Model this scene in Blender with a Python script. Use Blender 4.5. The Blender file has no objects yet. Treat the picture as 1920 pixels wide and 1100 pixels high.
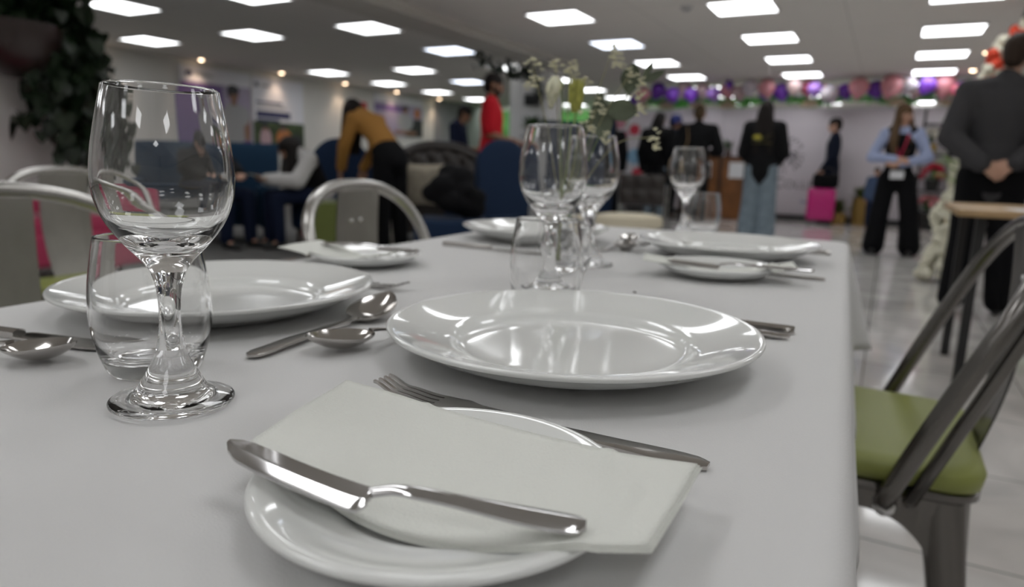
import bpy, bmesh, math, random
from mathutils import Vector, Matrix, Euler
random.seed(7)
PI = math.pi
S = bpy.context.scene
COL = S.collection
# ------------------------------------------------------------------ camera, world, exposure
YAW, PITCH, ROLL = -0.4885, 0.1879, 0.0274
def look(yaw, pitch, roll):
    fwd = Vector((math.sin(yaw)*math.cos(pitch), math.cos(yaw)*math.cos(pitch), -math.sin(pitch)))
    right = Vector((math.cos(yaw), -math.sin(yaw), 0)); up = right.cross(fwd)
    r = math.cos(roll)*right + math.sin(roll)*up
    u = -math.sin(roll)*right + math.cos(roll)*up
    return Matrix((r, u, -fwd)).transposed()
cam_d = bpy.data.cameras.new('camera')
cam_d.sensor_width = 36.0; cam_d.lens = 36.0*1291.5/1920.0
cam_d.clip_start = 0.02; cam_d.clip_end = 100
cam_d.dof.use_dof = True; cam_d.dof.focus_distance = 0.36; cam_d.dof.aperture_fstop = 6.8
cam = bpy.data.objects.new('camera', cam_d); COL.objects.link(cam)
cam.matrix_world = Matrix.Translation((0, 0, 0.89)) @ look(YAW, PITCH, ROLL).to_4x4()
S.camera = cam
S.view_settings.view_transform = 'Standard'; S.view_settings.look = 'None'
S.view_settings.gamma = 1.0; S.view_settings.exposure = 0.0; S.view_settings.use_curve_mapping = False
W = bpy.data.worlds.new('world'); S.world = W; W.use_nodes = True
W.node_tree.nodes['Background'].inputs[0].default_value = (0.5, 0.52, 0.55, 1)
W.node_tree.nodes['Background'].inputs[1].default_value = 0.02
cy = S.cycles
cy.max_bounces = 14; cy.transmission_bounces = 14; cy.glossy_bounces = 6; cy.diffuse_bounces = 4
cy.transparent_max_bounces = 12; cy.use_denoising = True; cy.sample_clamp_indirect = 6.0; cy.blur_glossy = 0.3
PANEL = 5.45           # radiance of the ceiling panels

# ------------------------------------------------------------------ materials
MATS = {}
def mat(name, col=(.8, .8, .8), rough=.5, metal=0, trans=0, ior=1.5, emit=0, ecol=None, coat=0, spec=.5, bump=0, bscale=200, var=0, vscale=8, sheen=0, noise='noise', sss=0):
    if name in MATS: return MATS[name]
    m = bpy.data.materials.new(name); m.use_nodes = True; nt = m.node_tree
    b = nt.nodes['Principled BSDF']
    b.inputs['Base Color'].default_value = (*col, 1)
    b.inputs['Roughness'].default_value = rough; b.inputs['Metallic'].default_value = metal
    b.inputs['Transmission Weight'].default_value = trans; b.inputs['IOR'].default_value = ior
    b.inputs['Coat Weight'].default_value = coat; b.inputs['Specular IOR Level'].default_value = spec
    b.inputs['Sheen Weight'].default_value = sheen
    if sss:
        b.inputs['Subsurface Weight'].default_value = sss; b.inputs['Subsurface Scale'].default_value = .01
    if emit:
        b.inputs['Emission Color'].default_value = (*(ecol or col), 1); b.inputs['Emission Strength'].default_value = emit
    if bump or var:
        tc = nt.nodes.new('ShaderNodeTexCoord')
    if bump:
        n = nt.nodes.new('ShaderNodeTexNoise' if noise == 'noise' else 'ShaderNodeTexVoronoi')
        n.inputs['Scale'].default_value = bscale
        bp = nt.nodes.new('ShaderNodeBump'); bp.inputs['Strength'].default_value = bump; bp.inputs['Distance'].default_value = .002
        nt.links.new(tc.outputs['Object'], n.inputs['Vector'])
        nt.links.new(n.outputs[0], bp.inputs['Height']); nt.links.new(bp.outputs[0], b.inputs['Normal'])
    if var:
        n = nt.nodes.new('ShaderNodeTexNoise'); n.inputs['Scale'].default_value = vscale; n.inputs['Detail'].default_value = 4
        r = nt.nodes.new('ShaderNodeValToRGB')
        r.color_ramp.elements[0].position = .3; r.color_ramp.elements[1].position = .7
        r.color_ramp.elements[0].color = (*[c*(1-var) for c in col], 1)
        r.color_ramp.elements[1].color = (*[min(1, c*(1+var)) for c in col], 1)
        nt.links.new(tc.outputs['Object'], n.inputs['Vector']); nt.links.new(n.outputs[0], r.inputs[0])
        nt.links.new(r.outputs[0], b.inputs['Base Color'])
    if rough >= .74 and not metal: b.inputs['Specular IOR Level'].default_value = .12      # cloth, carpet, matt paint
    MATS[name] = m
    return m
def srgb(r, g, b):
    f = lambda c: (c/255/12.92) if c/255 <= .04045 else ((c/255+.055)/1.055)**2.4
    return (f(r), f(g), f(b))

# ------------------------------------------------------------------ mesh builder
class MB:
    def __init__(s): s.v = []; s.f = []; s.m = []
    def add(s, vs, fs, m=0, M=None):
        o = len(s.v)
        s.v += [tuple(M @ Vector(v)) for v in vs] if M is not None else [tuple(v) for v in vs]
        s.f += [tuple(i+o for i in f) for f in fs]; s.m += [m]*len(fs)
        return s
    def box(s, c, d, m=0, rot=None, bev=0, seg=2):
        bm = bmesh.new(); bmesh.ops.create_cube(bm, size=1)
        for v in bm.verts: v.co = Vector((v.co.x*d[0], v.co.y*d[1], v.co.z*d[2]))
        if bev: bmesh.ops.bevel(bm, geom=list(bm.edges), offset=min(bev, min(d)*.49), segments=seg, profile=.5, affect='EDGES')
        M = Matrix.Translation(c) @ (Euler(rot).to_matrix().to_4x4() if rot else Matrix.Identity(4))
        bm.verts.index_update()
        s.add([v.co for v in bm.verts], [[v.index for v in f.verts] for f in bm.faces], m, M); bm.free()
        return s
    def rings(s, rings, m=0, closed=True, cap=True, loop=False):
        n = len(rings[0]); o = len(s.v); fs = []
        for r in rings: s.v += [tuple(p) for p in r]
        R = len(rings)
        for i in range(R if loop else R-1):
            a = o+i*n; b = o+((i+1) % R)*n
            for j in range(n if closed else n-1):
                k = (j+1) % n
                fs.append((a+j, a+k, b+k, b+j))
        if cap and not loop:
            fs.append(tuple(o+j for j in range(n-1, -1, -1))); fs.append(tuple(o+(R-1)*n+j for j in range(n)))
        s.f += fs; s.m += [m]*len(fs)
        return s
    def tube(s, pts, r, seg=10, m=0, loop=False, flat=1.0, cap=True):
        pts = [Vector(p) for p in pts]; N = len(pts)
        rs = r if isinstance(r, (list, tuple)) else [r]*N
        rings = []; prev = None
        for i, p in enumerate(pts):
            if loop: t = pts[(i+1) % N]-pts[i-1]
            else: t = pts[min(i+1, N-1)]-pts[max(i-1, 0)]
            t.normalize()
            if prev is None:
                a = Vector((0, 0, 1)) if abs(t.z) < .9 else Vector((1, 0, 0))
                x = t.cross(a).normalized()
            else:
                x = (prev - t*prev.dot(t)).normalized()
            prev = x; y = t.cross(x)
            rings.append([p + x*math.cos(q)*rs[i] + y*math.sin(q)*rs[i]*flat for q in [2*PI*k/seg for k in range(seg)]])
        return s.rings(rings, m, True, cap, loop)
    def lathe(s, prof, seg=48, m=0, c=(0, 0, 0), closed_ends=True):
        o = len(s.v); idx = []; fs = []
        for r, z in prof:
            if r < 1e-6:
                idx.append([len(s.v)]); s.v.append((c[0], c[1], c[2]+z))
            else:
                idx.append(list(range(len(s.v), len(s.v)+seg)))
                for k in range(seg):
                    a = 2*PI*k/seg; s.v.append((c[0]+r*math.cos(a), c[1]+r*math.sin(a), c[2]+z))
        for a, b in zip(idx, idx[1:]):
            for k in range(seg):
                k2 = (k+1) % seg
                if len(a) == 1 and len(b) == 1: continue
                if len(a) == 1: fs.append((a[0], b[k2], b[k]))
                elif len(b) == 1: fs.append((a[k], a[k2], b[0]))
                else: fs.append((a[k], a[k2], b[k2], b[k]))
        s.f += fs; s.m += [m]*len(fs)
        return s
    def cyl(s, p0, p1, r0, r1=None, seg=14, m=0):
        return s.tube([p0, p1], [r0, r0 if r1 is None else r1], seg, m)
    def ball(s, c, r, seg=14, m=0, M=None):
        rr = r if isinstance(r, (tuple, list)) else (r, r, r)
        n = max(5, seg//2); tmp = MB()
        tmp.lathe([(math.sin(PI*i/n), -math.cos(PI*i/n)) for i in range(n+1)], seg)
        X = Matrix.Translation(c) @ (M.to_4x4() if M is not None else Matrix.Identity(4)) @ Matrix.Diagonal((*rr, 1))
        return s.add(tmp.v, tmp.f, m, X)
    def cap(s, p0, r0, p1, r1, seg=14, m=0, flat=None):
        p0 = Vector(p0); p1 = Vector(p1); d = p1-p0; L = d.length
        t = d/L if L > 1e-6 else Vector((0, 0, 1))
        a = Vector((0, 0, 1)) if abs(t.z) < .9 else Vector((0, 1, 0))
        x = t.cross(a).normalized(); y = t.cross(x)
        rings = []; K = 4
        for i in range(K+1):
            q = -PI/2+PI/2*i/K
            rings.append((p0+t*r0*math.sin(q), max(r0*math.cos(q), r0*.05)))
        for i in range(K+1):
            q = PI/2*i/K
            rings.append((p1+t*r1*math.sin(q), max(r1*math.cos(q), r1*.05)))
        out = []
        fd, ff = (Vector(flat[0]).normalized(), flat[1]) if flat else (None, 1)
        for c, r in rings:
            ring = []
            for k in range(seg):
                off = x*math.cos(2*PI*k/seg)*r + y*math.sin(2*PI*k/seg)*r
                if fd is not None: off = off - fd*off.dot(fd)*(1-ff)
                ring.append(c+off)
            out.append(ring)
        return s.rings(out, m)
    def sheet(s, fn, nu, nv, t=0, m=0):
        """grid surface fn(u,v)->(x,y,z), with a thickness t downwards (closed)"""
        P = [[Vector(fn(i/nu, j/nv)) for j in range(nv+1)] for i in range(nu+1)]
        o = len(s.v); w = nv+1; n0 = (nu+1)*w
        for r in P: s.v += [tuple(p) for p in r]
        fs = [(o+i*w+j, o+(i+1)*w+j, o+(i+1)*w+j+1, o+i*w+j+1) for i in range(nu) for j in range(nv)]
        if t:
            for r in P: s.v += [(p.x, p.y, p.z-t) for p in r]
            q = o+n0
            fs += [(q+i*w+j+1, q+(i+1)*w+j+1, q+(i+1)*w+j, q+i*w+j) for i in range(nu) for j in range(nv)]
            bd = [i*w for i in range(nu+1)] + [nu*w+j for j in range(1, nv+1)] + [i*w+nv for i in range(nu-1, -1, -1)] + [j for j in range(nv-1, 0, -1)]
            for a, b in zip(bd, bd[1:]+bd[:1]): fs.append((o+b, o+a, q+a, q+b))
        s.f += fs; s.m += [m]*len(fs)
        return s
    def build(s, name, mats, parent=None, smooth=40, loc=None, rot=None, sub=0, fix=True):
        me = bpy.data.meshes.new(name); me.from_pydata(s.v, [], s.f)
        mats = mats if isinstance(mats, (list, tuple)) else [mats]
        for x in mats: me.materials.append(x)
        if len(mats) > 1: me.polygons.foreach_set('material_index', s.m)
        if fix:
            bm = bmesh.new(); bm.from_mesh(me); bmesh.ops.recalc_face_normals(bm, faces=list(bm.faces)); bm.to_mesh(me); bm.free()
        if smooth:
            me.shade_smooth()
            if smooth < 180: me.set_sharp_from_angle(angle=math.radians(smooth))
        me.update()
        return link(name, me, parent, loc, rot, sub)
def link(name, me, parent=None, loc=None, rot=None, sub=0):
    o = bpy.data.objects.new(name, me); COL.objects.link(o)
    if parent is not None: o.parent = parent
    if loc: o.location = loc
    if rot: o.rotation_euler = rot
    if sub:
        md = o.modifiers.new('sub', 'SUBSURF'); md.levels = sub; md.render_levels = sub
    return o
def thing(name, label, cat, loc=(0, 0, 0), rz=0, group=None):
    o = bpy.data.objects.new(name, None); COL.objects.link(o); o.empty_display_size = .05
    o.location = tuple(loc)+(0,)*(3-len(loc)); o.rotation_euler = (0, 0, rz); o['label'] = label; o['category'] = cat
    if group: o['group'] = group
    return o
def tag(o, label, cat, group=None, kind=None):
    o['label'] = label; o['category'] = cat
    if group: o['group'] = group
    if kind: o['kind'] = kind
    return o
def struct(o): o['kind'] = 'structure'; return o
def dup(root, loc, rz, label=None, group=None):
    r = root.copy(); COL.objects.link(r); r.location = loc; r.rotation_euler = (0, 0, rz)
    if label: r['label'] = label
    if group: r['group'] = group
    for ch in list(root.children):
        c = ch.copy(); COL.objects.link(c); c.parent = r
        for g in list(ch.children):
            d = g.copy(); COL.objects.link(d); d.parent = c
    return r
def spline(pts, n):
    """Catmull-Rom through pts"""
    P = [Vector(p) for p in pts]; P = [2*P[0]-P[1]]+P+[2*P[-1]-P[-2]]; out = []
    for i in range(1, len(P)-2):
        for k in range(n):
            t = k/n; a, b, c, d = P[i-1:i+3]
            out.append(.5*((2*b)+(c-a)*t+(2*a-5*b+4*c-d)*t*t+(3*b-a-3*c+d)*t**3))
    out.append(P[-2]); return out
def prof(pts, n=6):
    return [(max(0, p.x), p.y) for p in spline([(r, z, 0) for r, z in pts], n)]
def chaikin(P, n=3):
    for _ in range(n):
        Q = [P[0]]
        for a, b in zip(P, P[1:]): Q += [(a[0]*.75+b[0]*.25, a[1]*.75+b[1]*.25), (a[0]*.25+b[0]*.75, a[1]*.25+b[1]*.75)]
        P = Q+[P[-1]]
    return P
def lerp(a, b, t): return a+(b-a)*t
# ------------------------------------------------------------------ the room
CEIL = 2.46
def tile_mat():
    m = bpy.data.materials.new('floor_tiles'); m.use_nodes = True; nt = m.node_tree; b = nt.nodes['Principled BSDF']
    tc = nt.nodes.new('ShaderNodeTexCoord'); br = nt.nodes.new('ShaderNodeTexBrick')
    br.offset = 0; br.inputs['Scale'].default_value = 1; br.inputs['Brick Width'].default_value = .6; br.inputs['Row Height'].default_value = .6
    br.inputs['Mortar Size'].default_value = .003; br.inputs['Mortar'].default_value = (.12, .12, .115, 1)
    nz = nt.nodes.new('ShaderNodeTexNoise'); nz.inputs['Scale'].default_value = 1.7; nz.inputs['Detail'].default_value = 8; nz.inputs['Distortion'].default_value = 1.5
    rp = nt.nodes.new('ShaderNodeValToRGB'); rp.color_ramp.elements[0].color = (.48, .465, .45, 1); rp.color_ramp.elements[1].color = (.74, .715, .69, 1)
    rp.color_ramp.elements[0].position = .35; rp.color_ramp.elements[1].position = .65
    nt.links.new(tc.outputs['Object'], br.inputs['Vector']); nt.links.new(tc.outputs['Object'], nz.inputs['Vector'])
    nt.links.new(nz.outputs[0], rp.inputs[0]); nt.links.new(rp.outputs[0], br.inputs['Color1']); nt.links.new(rp.outputs[0], br.inputs['Color2'])
    nt.links.new(br.outputs[0], b.inputs['Base Color']); b.inputs['Roughness'].default_value = .08; b.inputs['Specular IOR Level'].default_value = .6
    return m
def ceil_mat():
    m = bpy.data.materials.new('ceiling_tiles'); m.use_nodes = True; nt = m.node_tree; b = nt.nodes['Principled BSDF']
    tc = nt.nodes.new('ShaderNodeTexCoord'); br = nt.nodes.new('ShaderNodeTexBrick')
    br.offset = 0; br.inputs['Scale'].default_value = 1; br.inputs['Brick Width'].default_value = 1.9; br.inputs['Row Height'].default_value = 1.8
    br.inputs['Mortar Size'].default_value = .008; br.inputs['Mortar'].default_value = (.66, .64, .60, 1); br.inputs['Mortar Smooth'].default_value = .6
    br.inputs['Color1'].default_value = br.inputs['Color2'].default_value = (.84, .81, .765, 1)
    mp = nt.nodes.new('ShaderNodeMapping'); mp.inputs['Location'].default_value = (.54, .1, 0)
    nt.links.new(tc.outputs['Object'], mp.inputs[0]); nt.links.new(mp.outputs[0], br.inputs['Vector']); nt.links.new(br.outputs[0], b.inputs['Base Color'])
    b.inputs['Roughness'].default_value = .9
    return m
WALL = mat('wall_paint', (.74, .725, .69), .8, bump=.1, bscale=60)
GREYW = mat('grey_wall_paint', (.30, .30, .31), .8)
X0, X1, Y0, Y1 = -10.65, 5.2, -4.5, 18.6
struct(MB().box(((X0+X1)/2, (Y0+Y1)/2, -.05), (X1-X0+.4, Y1-Y0+.4, .1)).build('floor', tile_mat()))
struct(MB().box(((X0-4.55)/2, (Y0+Y1)/2, .002), (-4.55-X0, Y1-Y0, .004)).build('floor', mat('dark_carpet', (.15, .147, .142), .9, var=.2, vscale=3, bump=.4, bscale=300)))
struct(MB().box(((X0+X1)/2, (Y0+Y1)/2, CEIL+.05), (X1-X0+.4, Y1-Y0+.4, .1)).build('ceiling', ceil_mat()))
struct(MB().box((X0-.1, (Y0+15.4)/2, CEIL/2), (.2, 15.4-Y0, CEIL)).build('wall_left', WALL))
struct(MB().box((X0-.1, (Y1+15.4)/2, CEIL/2), (.2, Y1-15.4, CEIL)).build('wall_left', GREYW))
struct(MB().box((X1+.1, (Y0+Y1)/2, CEIL/2), (.2, Y1-Y0, CEIL)).build('wall_right', WALL))
struct(MB().box(((X0+X1)/2, Y1+.1, CEIL/2), (X1-X0+.4, .2, CEIL)).build('wall_back', WALL))
struct(MB().box(((X0+X1)/2, Y0-.1, CEIL/2), (X1-X0+.4, .2, CEIL)).build('wall_front', WALL))
struct(MB().box((-4.82, (Y0+10.6)/2, CEIL-.045), (.5, 10.6-Y0, .09)).build('beam', mat('beam_paint', (.66, .64, .59), .8)))
PIL = mat('pillar_paint', (.86, .85, .83), .7)
struct(MB().box((-5.28, 10.6, CEIL/2), (.66, .62, CEIL), bev=.01).build('pillar', PIL))
struct(MB().box((-5.72, 2.5, CEIL/2), (.64, 1.5, CEIL), bev=.01).build('pillar', PIL))
struct(MB().box((X0+.01, (Y0+15.4)/2, .06), (.02, 15.4-Y0, .12)).build('baseboard_left', mat('dark_trim', (.05, .05, .05), .5)))

# ceiling panels: a recessed frame and a glowing diffuser
FR = mat('panel_frame', (.8, .8, .8), .5)
DIF = mat('panel_diffuser', (.9, .9, .9), .4, emit=PANEL, ecol=(.97, .985, 1.0))
DIFB = mat('cool_panel_diffuser', (.9, .9, .9), .4, emit=PANEL*.7, ecol=(.80, .87, 1.0))
def ceiling_light(x, y, row, cool=False):
    t = thing('ceiling_light', row, 'ceiling light', (x, y, CEIL-.012), 0, row+'s')
    b = MB()
    for dx, dy, w, h in ((-.293, 0, .014, .6), (.293, 0, .014, .6), (0, -.293, .572, .014), (0, .293, .572, .014)):
        b.box((dx, dy, 0), (w, h, .022))
    b.build('frame', FR, t)
    MB().box((0, 0, .003), (.572, .572, .01)).build('diffuser', DIFB if cool else DIF, t)
ST = 1.796
rows = {
 'square white light panel in the ceiling row nearest the left wall': (-9.44, 6.60, [-3, -1, 0, 2, 3, 4, 5]),
 'square white light panel in the second ceiling row from the left wall': (-7.585, 6.78, [-4, -2, -1, 0, 2, 3, 5, 6]),
 'square white light panel in the ceiling row just left of the beam': (-5.755, 6.93, [-5, -4, -2, -1, 0, 1, 2, 3, 4, 5]),
 'square white light panel in the ceiling row just right of the beam': (-3.31, 7.18, [-6, -5, -3, -2, -1, 0, 1, 2, 3, 4, 5, 6]),
 'square white light panel in the second ceiling row right of the beam': (-1.432, 9.16, [-7, -6, -5, -4, -3, -2, -1, 0, 1, 2, 3, 4, 5]),
 'square white light panel in the ceiling row farthest right': (.453, 9.295, [-7, -6, -5, -4, -3, -2, -1, 0, 1, 2, 3, 4, 5]),
 'square white light panel in the ceiling row beyond the right edge': (2.9, 9.3, [-7, -6, -4, -3, -2, 0, 1, 2]),
}
for lab, (x, y, ks) in rows.items():
    for k in ks:
        yy = y+ST*k
        if Y0+.3 < yy < Y1-.3: ceiling_light(x, yy, lab, (round(x, 2), k) in ((-7.58, 3), (-7.59, 3), (-5.75, 1), (-5.76, 1), (-3.31, 1)))
# warm downlights
TRIM = mat('downlight_trim', (.75, .72, .68), .4)
WARM = mat('downlight_lamp', (1, .8, .6), .4, emit=9, ecol=(1, .72, .48))
def downlight(x, y, lab, g, e=13):
    t = thing('downlight', lab, 'ceiling light', (x, y, CEIL), 0, g)
    MB().lathe([(.03, -.004), (.052, -.006), (.055, -.001), (.055, .0)], 24).build('trim', TRIM, t)
    MB().lathe([(0, -.028), (.02, -.026), (.036, -.016), (.042, -.003), (0, -.003)], 20).build('lamp', WARM, t)
    ld = bpy.data.lights.new('downlight_beam', 'SPOT'); ld.energy = e; ld.color = (1, .72, .5); ld.spot_size = math.radians(100); ld.spot_blend = 1.0; ld.shadow_soft_size = .04
    lo = bpy.data.objects.new('downlight_beam', ld); COL.objects.link(lo); lo.parent = t; lo.location = (0, 0, -.04)
for k in range(6): downlight(-10.45, 6.44+1.783*k, 'small warm downlight in the ceiling along the left wall', 'downlights along the left wall')
for y in (11.15, 12.92): downlight(.96, y, 'small warm downlight in the ceiling right of the last panel row', 'downlights at the right')
SM = mat('detector_white', (.6, .6, .6), .5)
t = thing('smoke_detector', 'small round smoke detector on the ceiling right of the beam', 'smoke detector', (-1.95, 7.2, CEIL))
MB().lathe([(0, -.05), (.03, -.05), (.035, -.03), (.06, -.025), (.065, 0), (0, 0)], 24).build('body', SM, t)
MB().lathe([(.034, -.031), (.037, -.035), (.04, -.031)], 24).build('vent', mat('dark_trim'), t)
# ------------------------------------------------------------------ the laid table (table frame: origin under the camera, slightly turned)
TZ = .75
CLOTH = mat('white_tablecloth', (.695, .69, .685), .85, sheen=.1, bump=.12, bscale=900)
def cloth():
    # rounded rectangle outline in a frame turned by 2.6 degrees
    x0, x1, y0, y1, rc = -.70, .0, -.42, 1.56, .03
    pts = []
    def arc(cx, cy_, a0, a1, n=8):
        for i in range(n+1):
            a = lerp(a0, a1, i/n); pts.append((cx+rc*math.cos(a), cy_+rc*math.sin(a), (math.cos(a), math.sin(a)), 1 if 0 < i < n else .4))
    def side(p, q, nrm, n):
        for i in range(1, n): pts.append((lerp(p[0], q[0], i/n), lerp(p[1], q[1], i/n), nrm, 0))
    side((x1, y0+rc), (x1, y1-rc), (1, 0), 44); arc(x1-rc, y1-rc, 0, PI/2)
    side((x1-rc, y1), (x0+rc, y1), (0, 1), 18); arc(x0+rc, y1-rc, PI/2, PI)
    side((x0, y1-rc), (x0, y0+rc), (-1, 0), 44); arc(x0+rc, y0+rc, PI, 1.5*PI)
    side((x0+rc, y0), (x1-rc, y0), (0, -1), 18); arc(x1-rc, y0+rc, 1.5*PI, 2*PI)
    N = len(pts); ca, sa = math.cos(.045), math.sin(.045)
    corners = [i for i, p in enumerate(pts) if p[3] == 1]
    def near(i): return min(min(abs(i-c), N-abs(i-c)) for c in corners)
    rows = []; K = 16
    rings = []
    for k in range(K+1):
        ring = []
        for i, (x, y, nr, cn) in enumerate(pts):
            fl = math.exp(-(near(i)/3.0)**2)
            drop = .185+.03*fl
            br = .012                                     # roll over the table edge
            if k <= 5:
                a = PI/2*k/5; off = br*math.sin(a)-br; z = -(br-br*math.cos(a))
            else:
                q = (k-5)/(K-5); z = -br-q*(drop-br); off = q*(.020+.045*fl)+.006*q*math.sin(i*.9)*(1-fl)
            ring.append((x+nr[0]*off, y+nr[1]*off, z))
        rings.append(ring)
    b = MB()
    T = Matrix.Translation((0.018, 0, TZ)) @ Matrix.Rotation(.045, 4, 'Z')
    for r in rings: b.v += [tuple(T @ Vector(p)) for p in r]
    for k in range(K):
        for i in range(N):
            j = (i+1) % N; b.f.append((k*N+i, (k+1)*N+i, (k+1)*N+j, k*N+j)); b.m.append(0)
    b.f.append(tuple(range(N))); b.m.append(0)
    o = b.build('tablecloth', CLOTH, None, 60, fix=False)
    md = o.modifiers.new('solid', 'SOLIDIFY'); md.thickness = .0012; md.offset = -1
    return tag(o, 'white tablecloth draped over the long dining table in the foreground', 'tablecloth')
cloth()
DW = mat('table_wood', (.25, .16, .09), .5, var=.2)
t = thing('dining_table', 'dining table hidden under the white tablecloth in the foreground', 'table', (-.36, .57, 0), .045)
MB().box((0, 0, TZ-.018), (.655, 1.93, .028), bev=.004).build('tabletop', DW, t)
for sx in (-1, 1):
    for sy in (-1, 1): MB().box((sx*.24, sy*.92, (TZ-.034)/2), (.05, .05, TZ-.034), bev=.004).build('leg', mat('black_metal', (.012, .012, .012), .55), t)

# porcelain
POR = mat('white_porcelain', (.83, .84, .82), .07, coat=.3, spec=.6)
def plate(R, H, foot, well, name, label, cat, x, y, z=TZ+.0006, group=None):
    tk = .0042
    P = [(0, .0025), (foot-.006, .0025), (foot-.004, 0), (foot, 0), (foot+.003, .003), (lerp(foot, R, .35), H*.36), (lerp(foot, R, .7), H*.64), (R-.004, H-.0045), (R-.0005, H-.0025), (R, H-.001), (R-.001, H), (R-.004, H-.0004),
         (lerp(well, R, .55), H*.76), (well+.006, H*.60), (well-.001, H*.50), (well-.008, H*.36), (well-.018, H*.275), (well*.5, H*.26), (0, H*.26)]
    P = [(0, .0026), (foot-.007, .0026), (foot-.005, 0), (foot, 0), (foot+.002, .0025), (well+.012, H*.33), (R-.003, H-.0042), (R, H-.0030), (R+.0002, H-.0004), (R-.0022, H+.0002), (R-.006, H-.0006),
         (well+.005, H*.62), (well-.007, H*.52), (well-.013, H*.30), (well-.022, H*.25), (well*.5, H*.24), (0, H*.24)]
    b = MB().lathe(chaikin(P, 3), 128)
    o = b.build(name, POR, None, 60, (x, y, z))
    return tag(o, label, cat, group)
plate(.135, .025, .082, .096, 'dinner_plate', 'large white dinner plate in the foreground, nearest the right chair side', 'plate', -.193, .459)
plate(.137, .025, .082, .096, 'dinner_plate', 'large white dinner plate at left, behind the nearest wine glass', 'plate', -.530, .426)
plate(.137, .027, .080, .094, 'dinner_plate', 'white dinner plate at the far right of the table, spoon on its left', 'plate', -.213, 1.13)
plate(.135, .027, .080, .094, 'dinner_plate', 'white dinner plate at the far left, partly behind the middle glasses', 'plate', -.565, 1.15)
plate(.0745, .0165, .043, .050, 'side_plate', 'small white side plate under the napkin in the front', 'plate', -.145, .217)
plate(.0745, .0165, .043, .050, 'side_plate', 'small white side plate with napkin before the far right dinner plate', 'plate', -.185, .918)
plate(.0745, .0165, .043, .050, 'side_plate', 'small white side plate with napkin near the left table edge', 'plate', -.607, .720)

# glassware: open bowl, stem and foot surfaces meet ring on ring, so the glass stays one closed body
GL = mat('clear_glass', (1, 1, 1), 0, trans=1, ior=1.48)
foot_p = [(0, .0016), (.020, .0012), (.028, .0003), (.0316, .0005), (.0327, .0020), (.0318, .0036), (.0272, .0050), (.0222, .0063), (.0186, .0090), (.0150, .0152), (.0112, .0220), (.0085, .0280)]
stem_p = [(.0085, .0280), (.0064, .038), (.0056, .048), (.0058, .058), (.0068, .067), (.0092, .0755)]
bowl_o = [(.0092, .0755), (.0140, .0822), (.0215, .0905), (.0292, .1015), (.0338, .1135), (.0351, .1245), (.0343, .1380), (.0317, .1540), (.0285, .1700), (.0282, .1716), (.0276, .1721), (.0270, .1712),
          (.0304, .1540), (.0330, .1380), (.0338, .1245), (.0324, .1143), (.0277, .1030), (.0190, .0945), (.0080, .0905), (0, .0900)]
allp = prof(foot_p, 5)[:-1]+prof(stem_p, 5)[:-1]+prof(bowl_o, 6)
nf = 5*(len(foot_p)-1); ns = nf+5*(len(stem_p)-1)
wg_mesh = {}
def wine_glass(x, y, label, rz=0, k=1.0):
    t = thing('wine_glass', label, 'wine glass', (x, y, TZ+.0008), rz); t.scale = (k, k, k)
    for nm, a, b in (('foot', 0, nf), ('stem', nf, ns), ('bowl', ns, len(allp)-1)):
        if nm in wg_mesh: link(nm, wg_mesh[nm], t)
        else: wg_mesh[nm] = MB().lathe(allp[a:b+1], 72).build(nm, GL, t, 180, fix=False).data
    return t
wg = wine_glass(-.343, .239, 'large wine glass in the left foreground, nearest the camera')
wg.rotation_mode = 'AXIS_ANGLE'; wg.rotation_axis_angle = (.026, -.82, .57, 0); wg.location.z = TZ+.0014
wine_glass(-.307, .6625, 'wine glass in the middle, standing behind the stemless tumbler', 0, 1.03)
wine_glass(-.357, .900, 'wine glass half hidden behind the middle wine glass, under the flowers', 0, 1.03)
wine_glass(-.358, 1.418, 'wine glass standing at the far end of the table', 0, 1.03)
TUM = [(0, .0028), (.018, .0022), (.0238, .0002), (.0262, .0006), (.0284, .004), (.0325, .016), (.0352, .030), (.0357, .041), (.0347, .056), (.0323, .071), (.0301, .0832), (.0297, .0842), (.0291, .0843), (.0287, .0834),
       (.0310, .0705), (.0334, .056), (.0344, .041), (.0339, .030), (.0312, .018), (.0262, .0115), (.014, .0092), (0, .0090)]
tm = [None]
def tumbler(x, y, label):
    if tm[0] is None:
        o = MB().lathe([(r, z*1.04) for r, z in prof(TUM, 5)], 72).build('tumbler', GL, None, 180, (x, y, TZ+.0008), fix=False); tm[0] = o.data
    else: o = link('tumbler', tm[0], None, (x, y, TZ+.0008))
    return tag(o, label, 'glass')
tumbler(-.407, .273, 'stemless glass tumbler behind the nearest wine glass')
tumbler(-.281, .598, 'stemless glass tumbler in the middle, behind the foreground plate')
tumbler(-.332, 1.479, 'stemless glass tumbler at the far end of the table')
tumbler(-.445, .985, 'stemless glass tumbler beside the far left plate')

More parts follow.
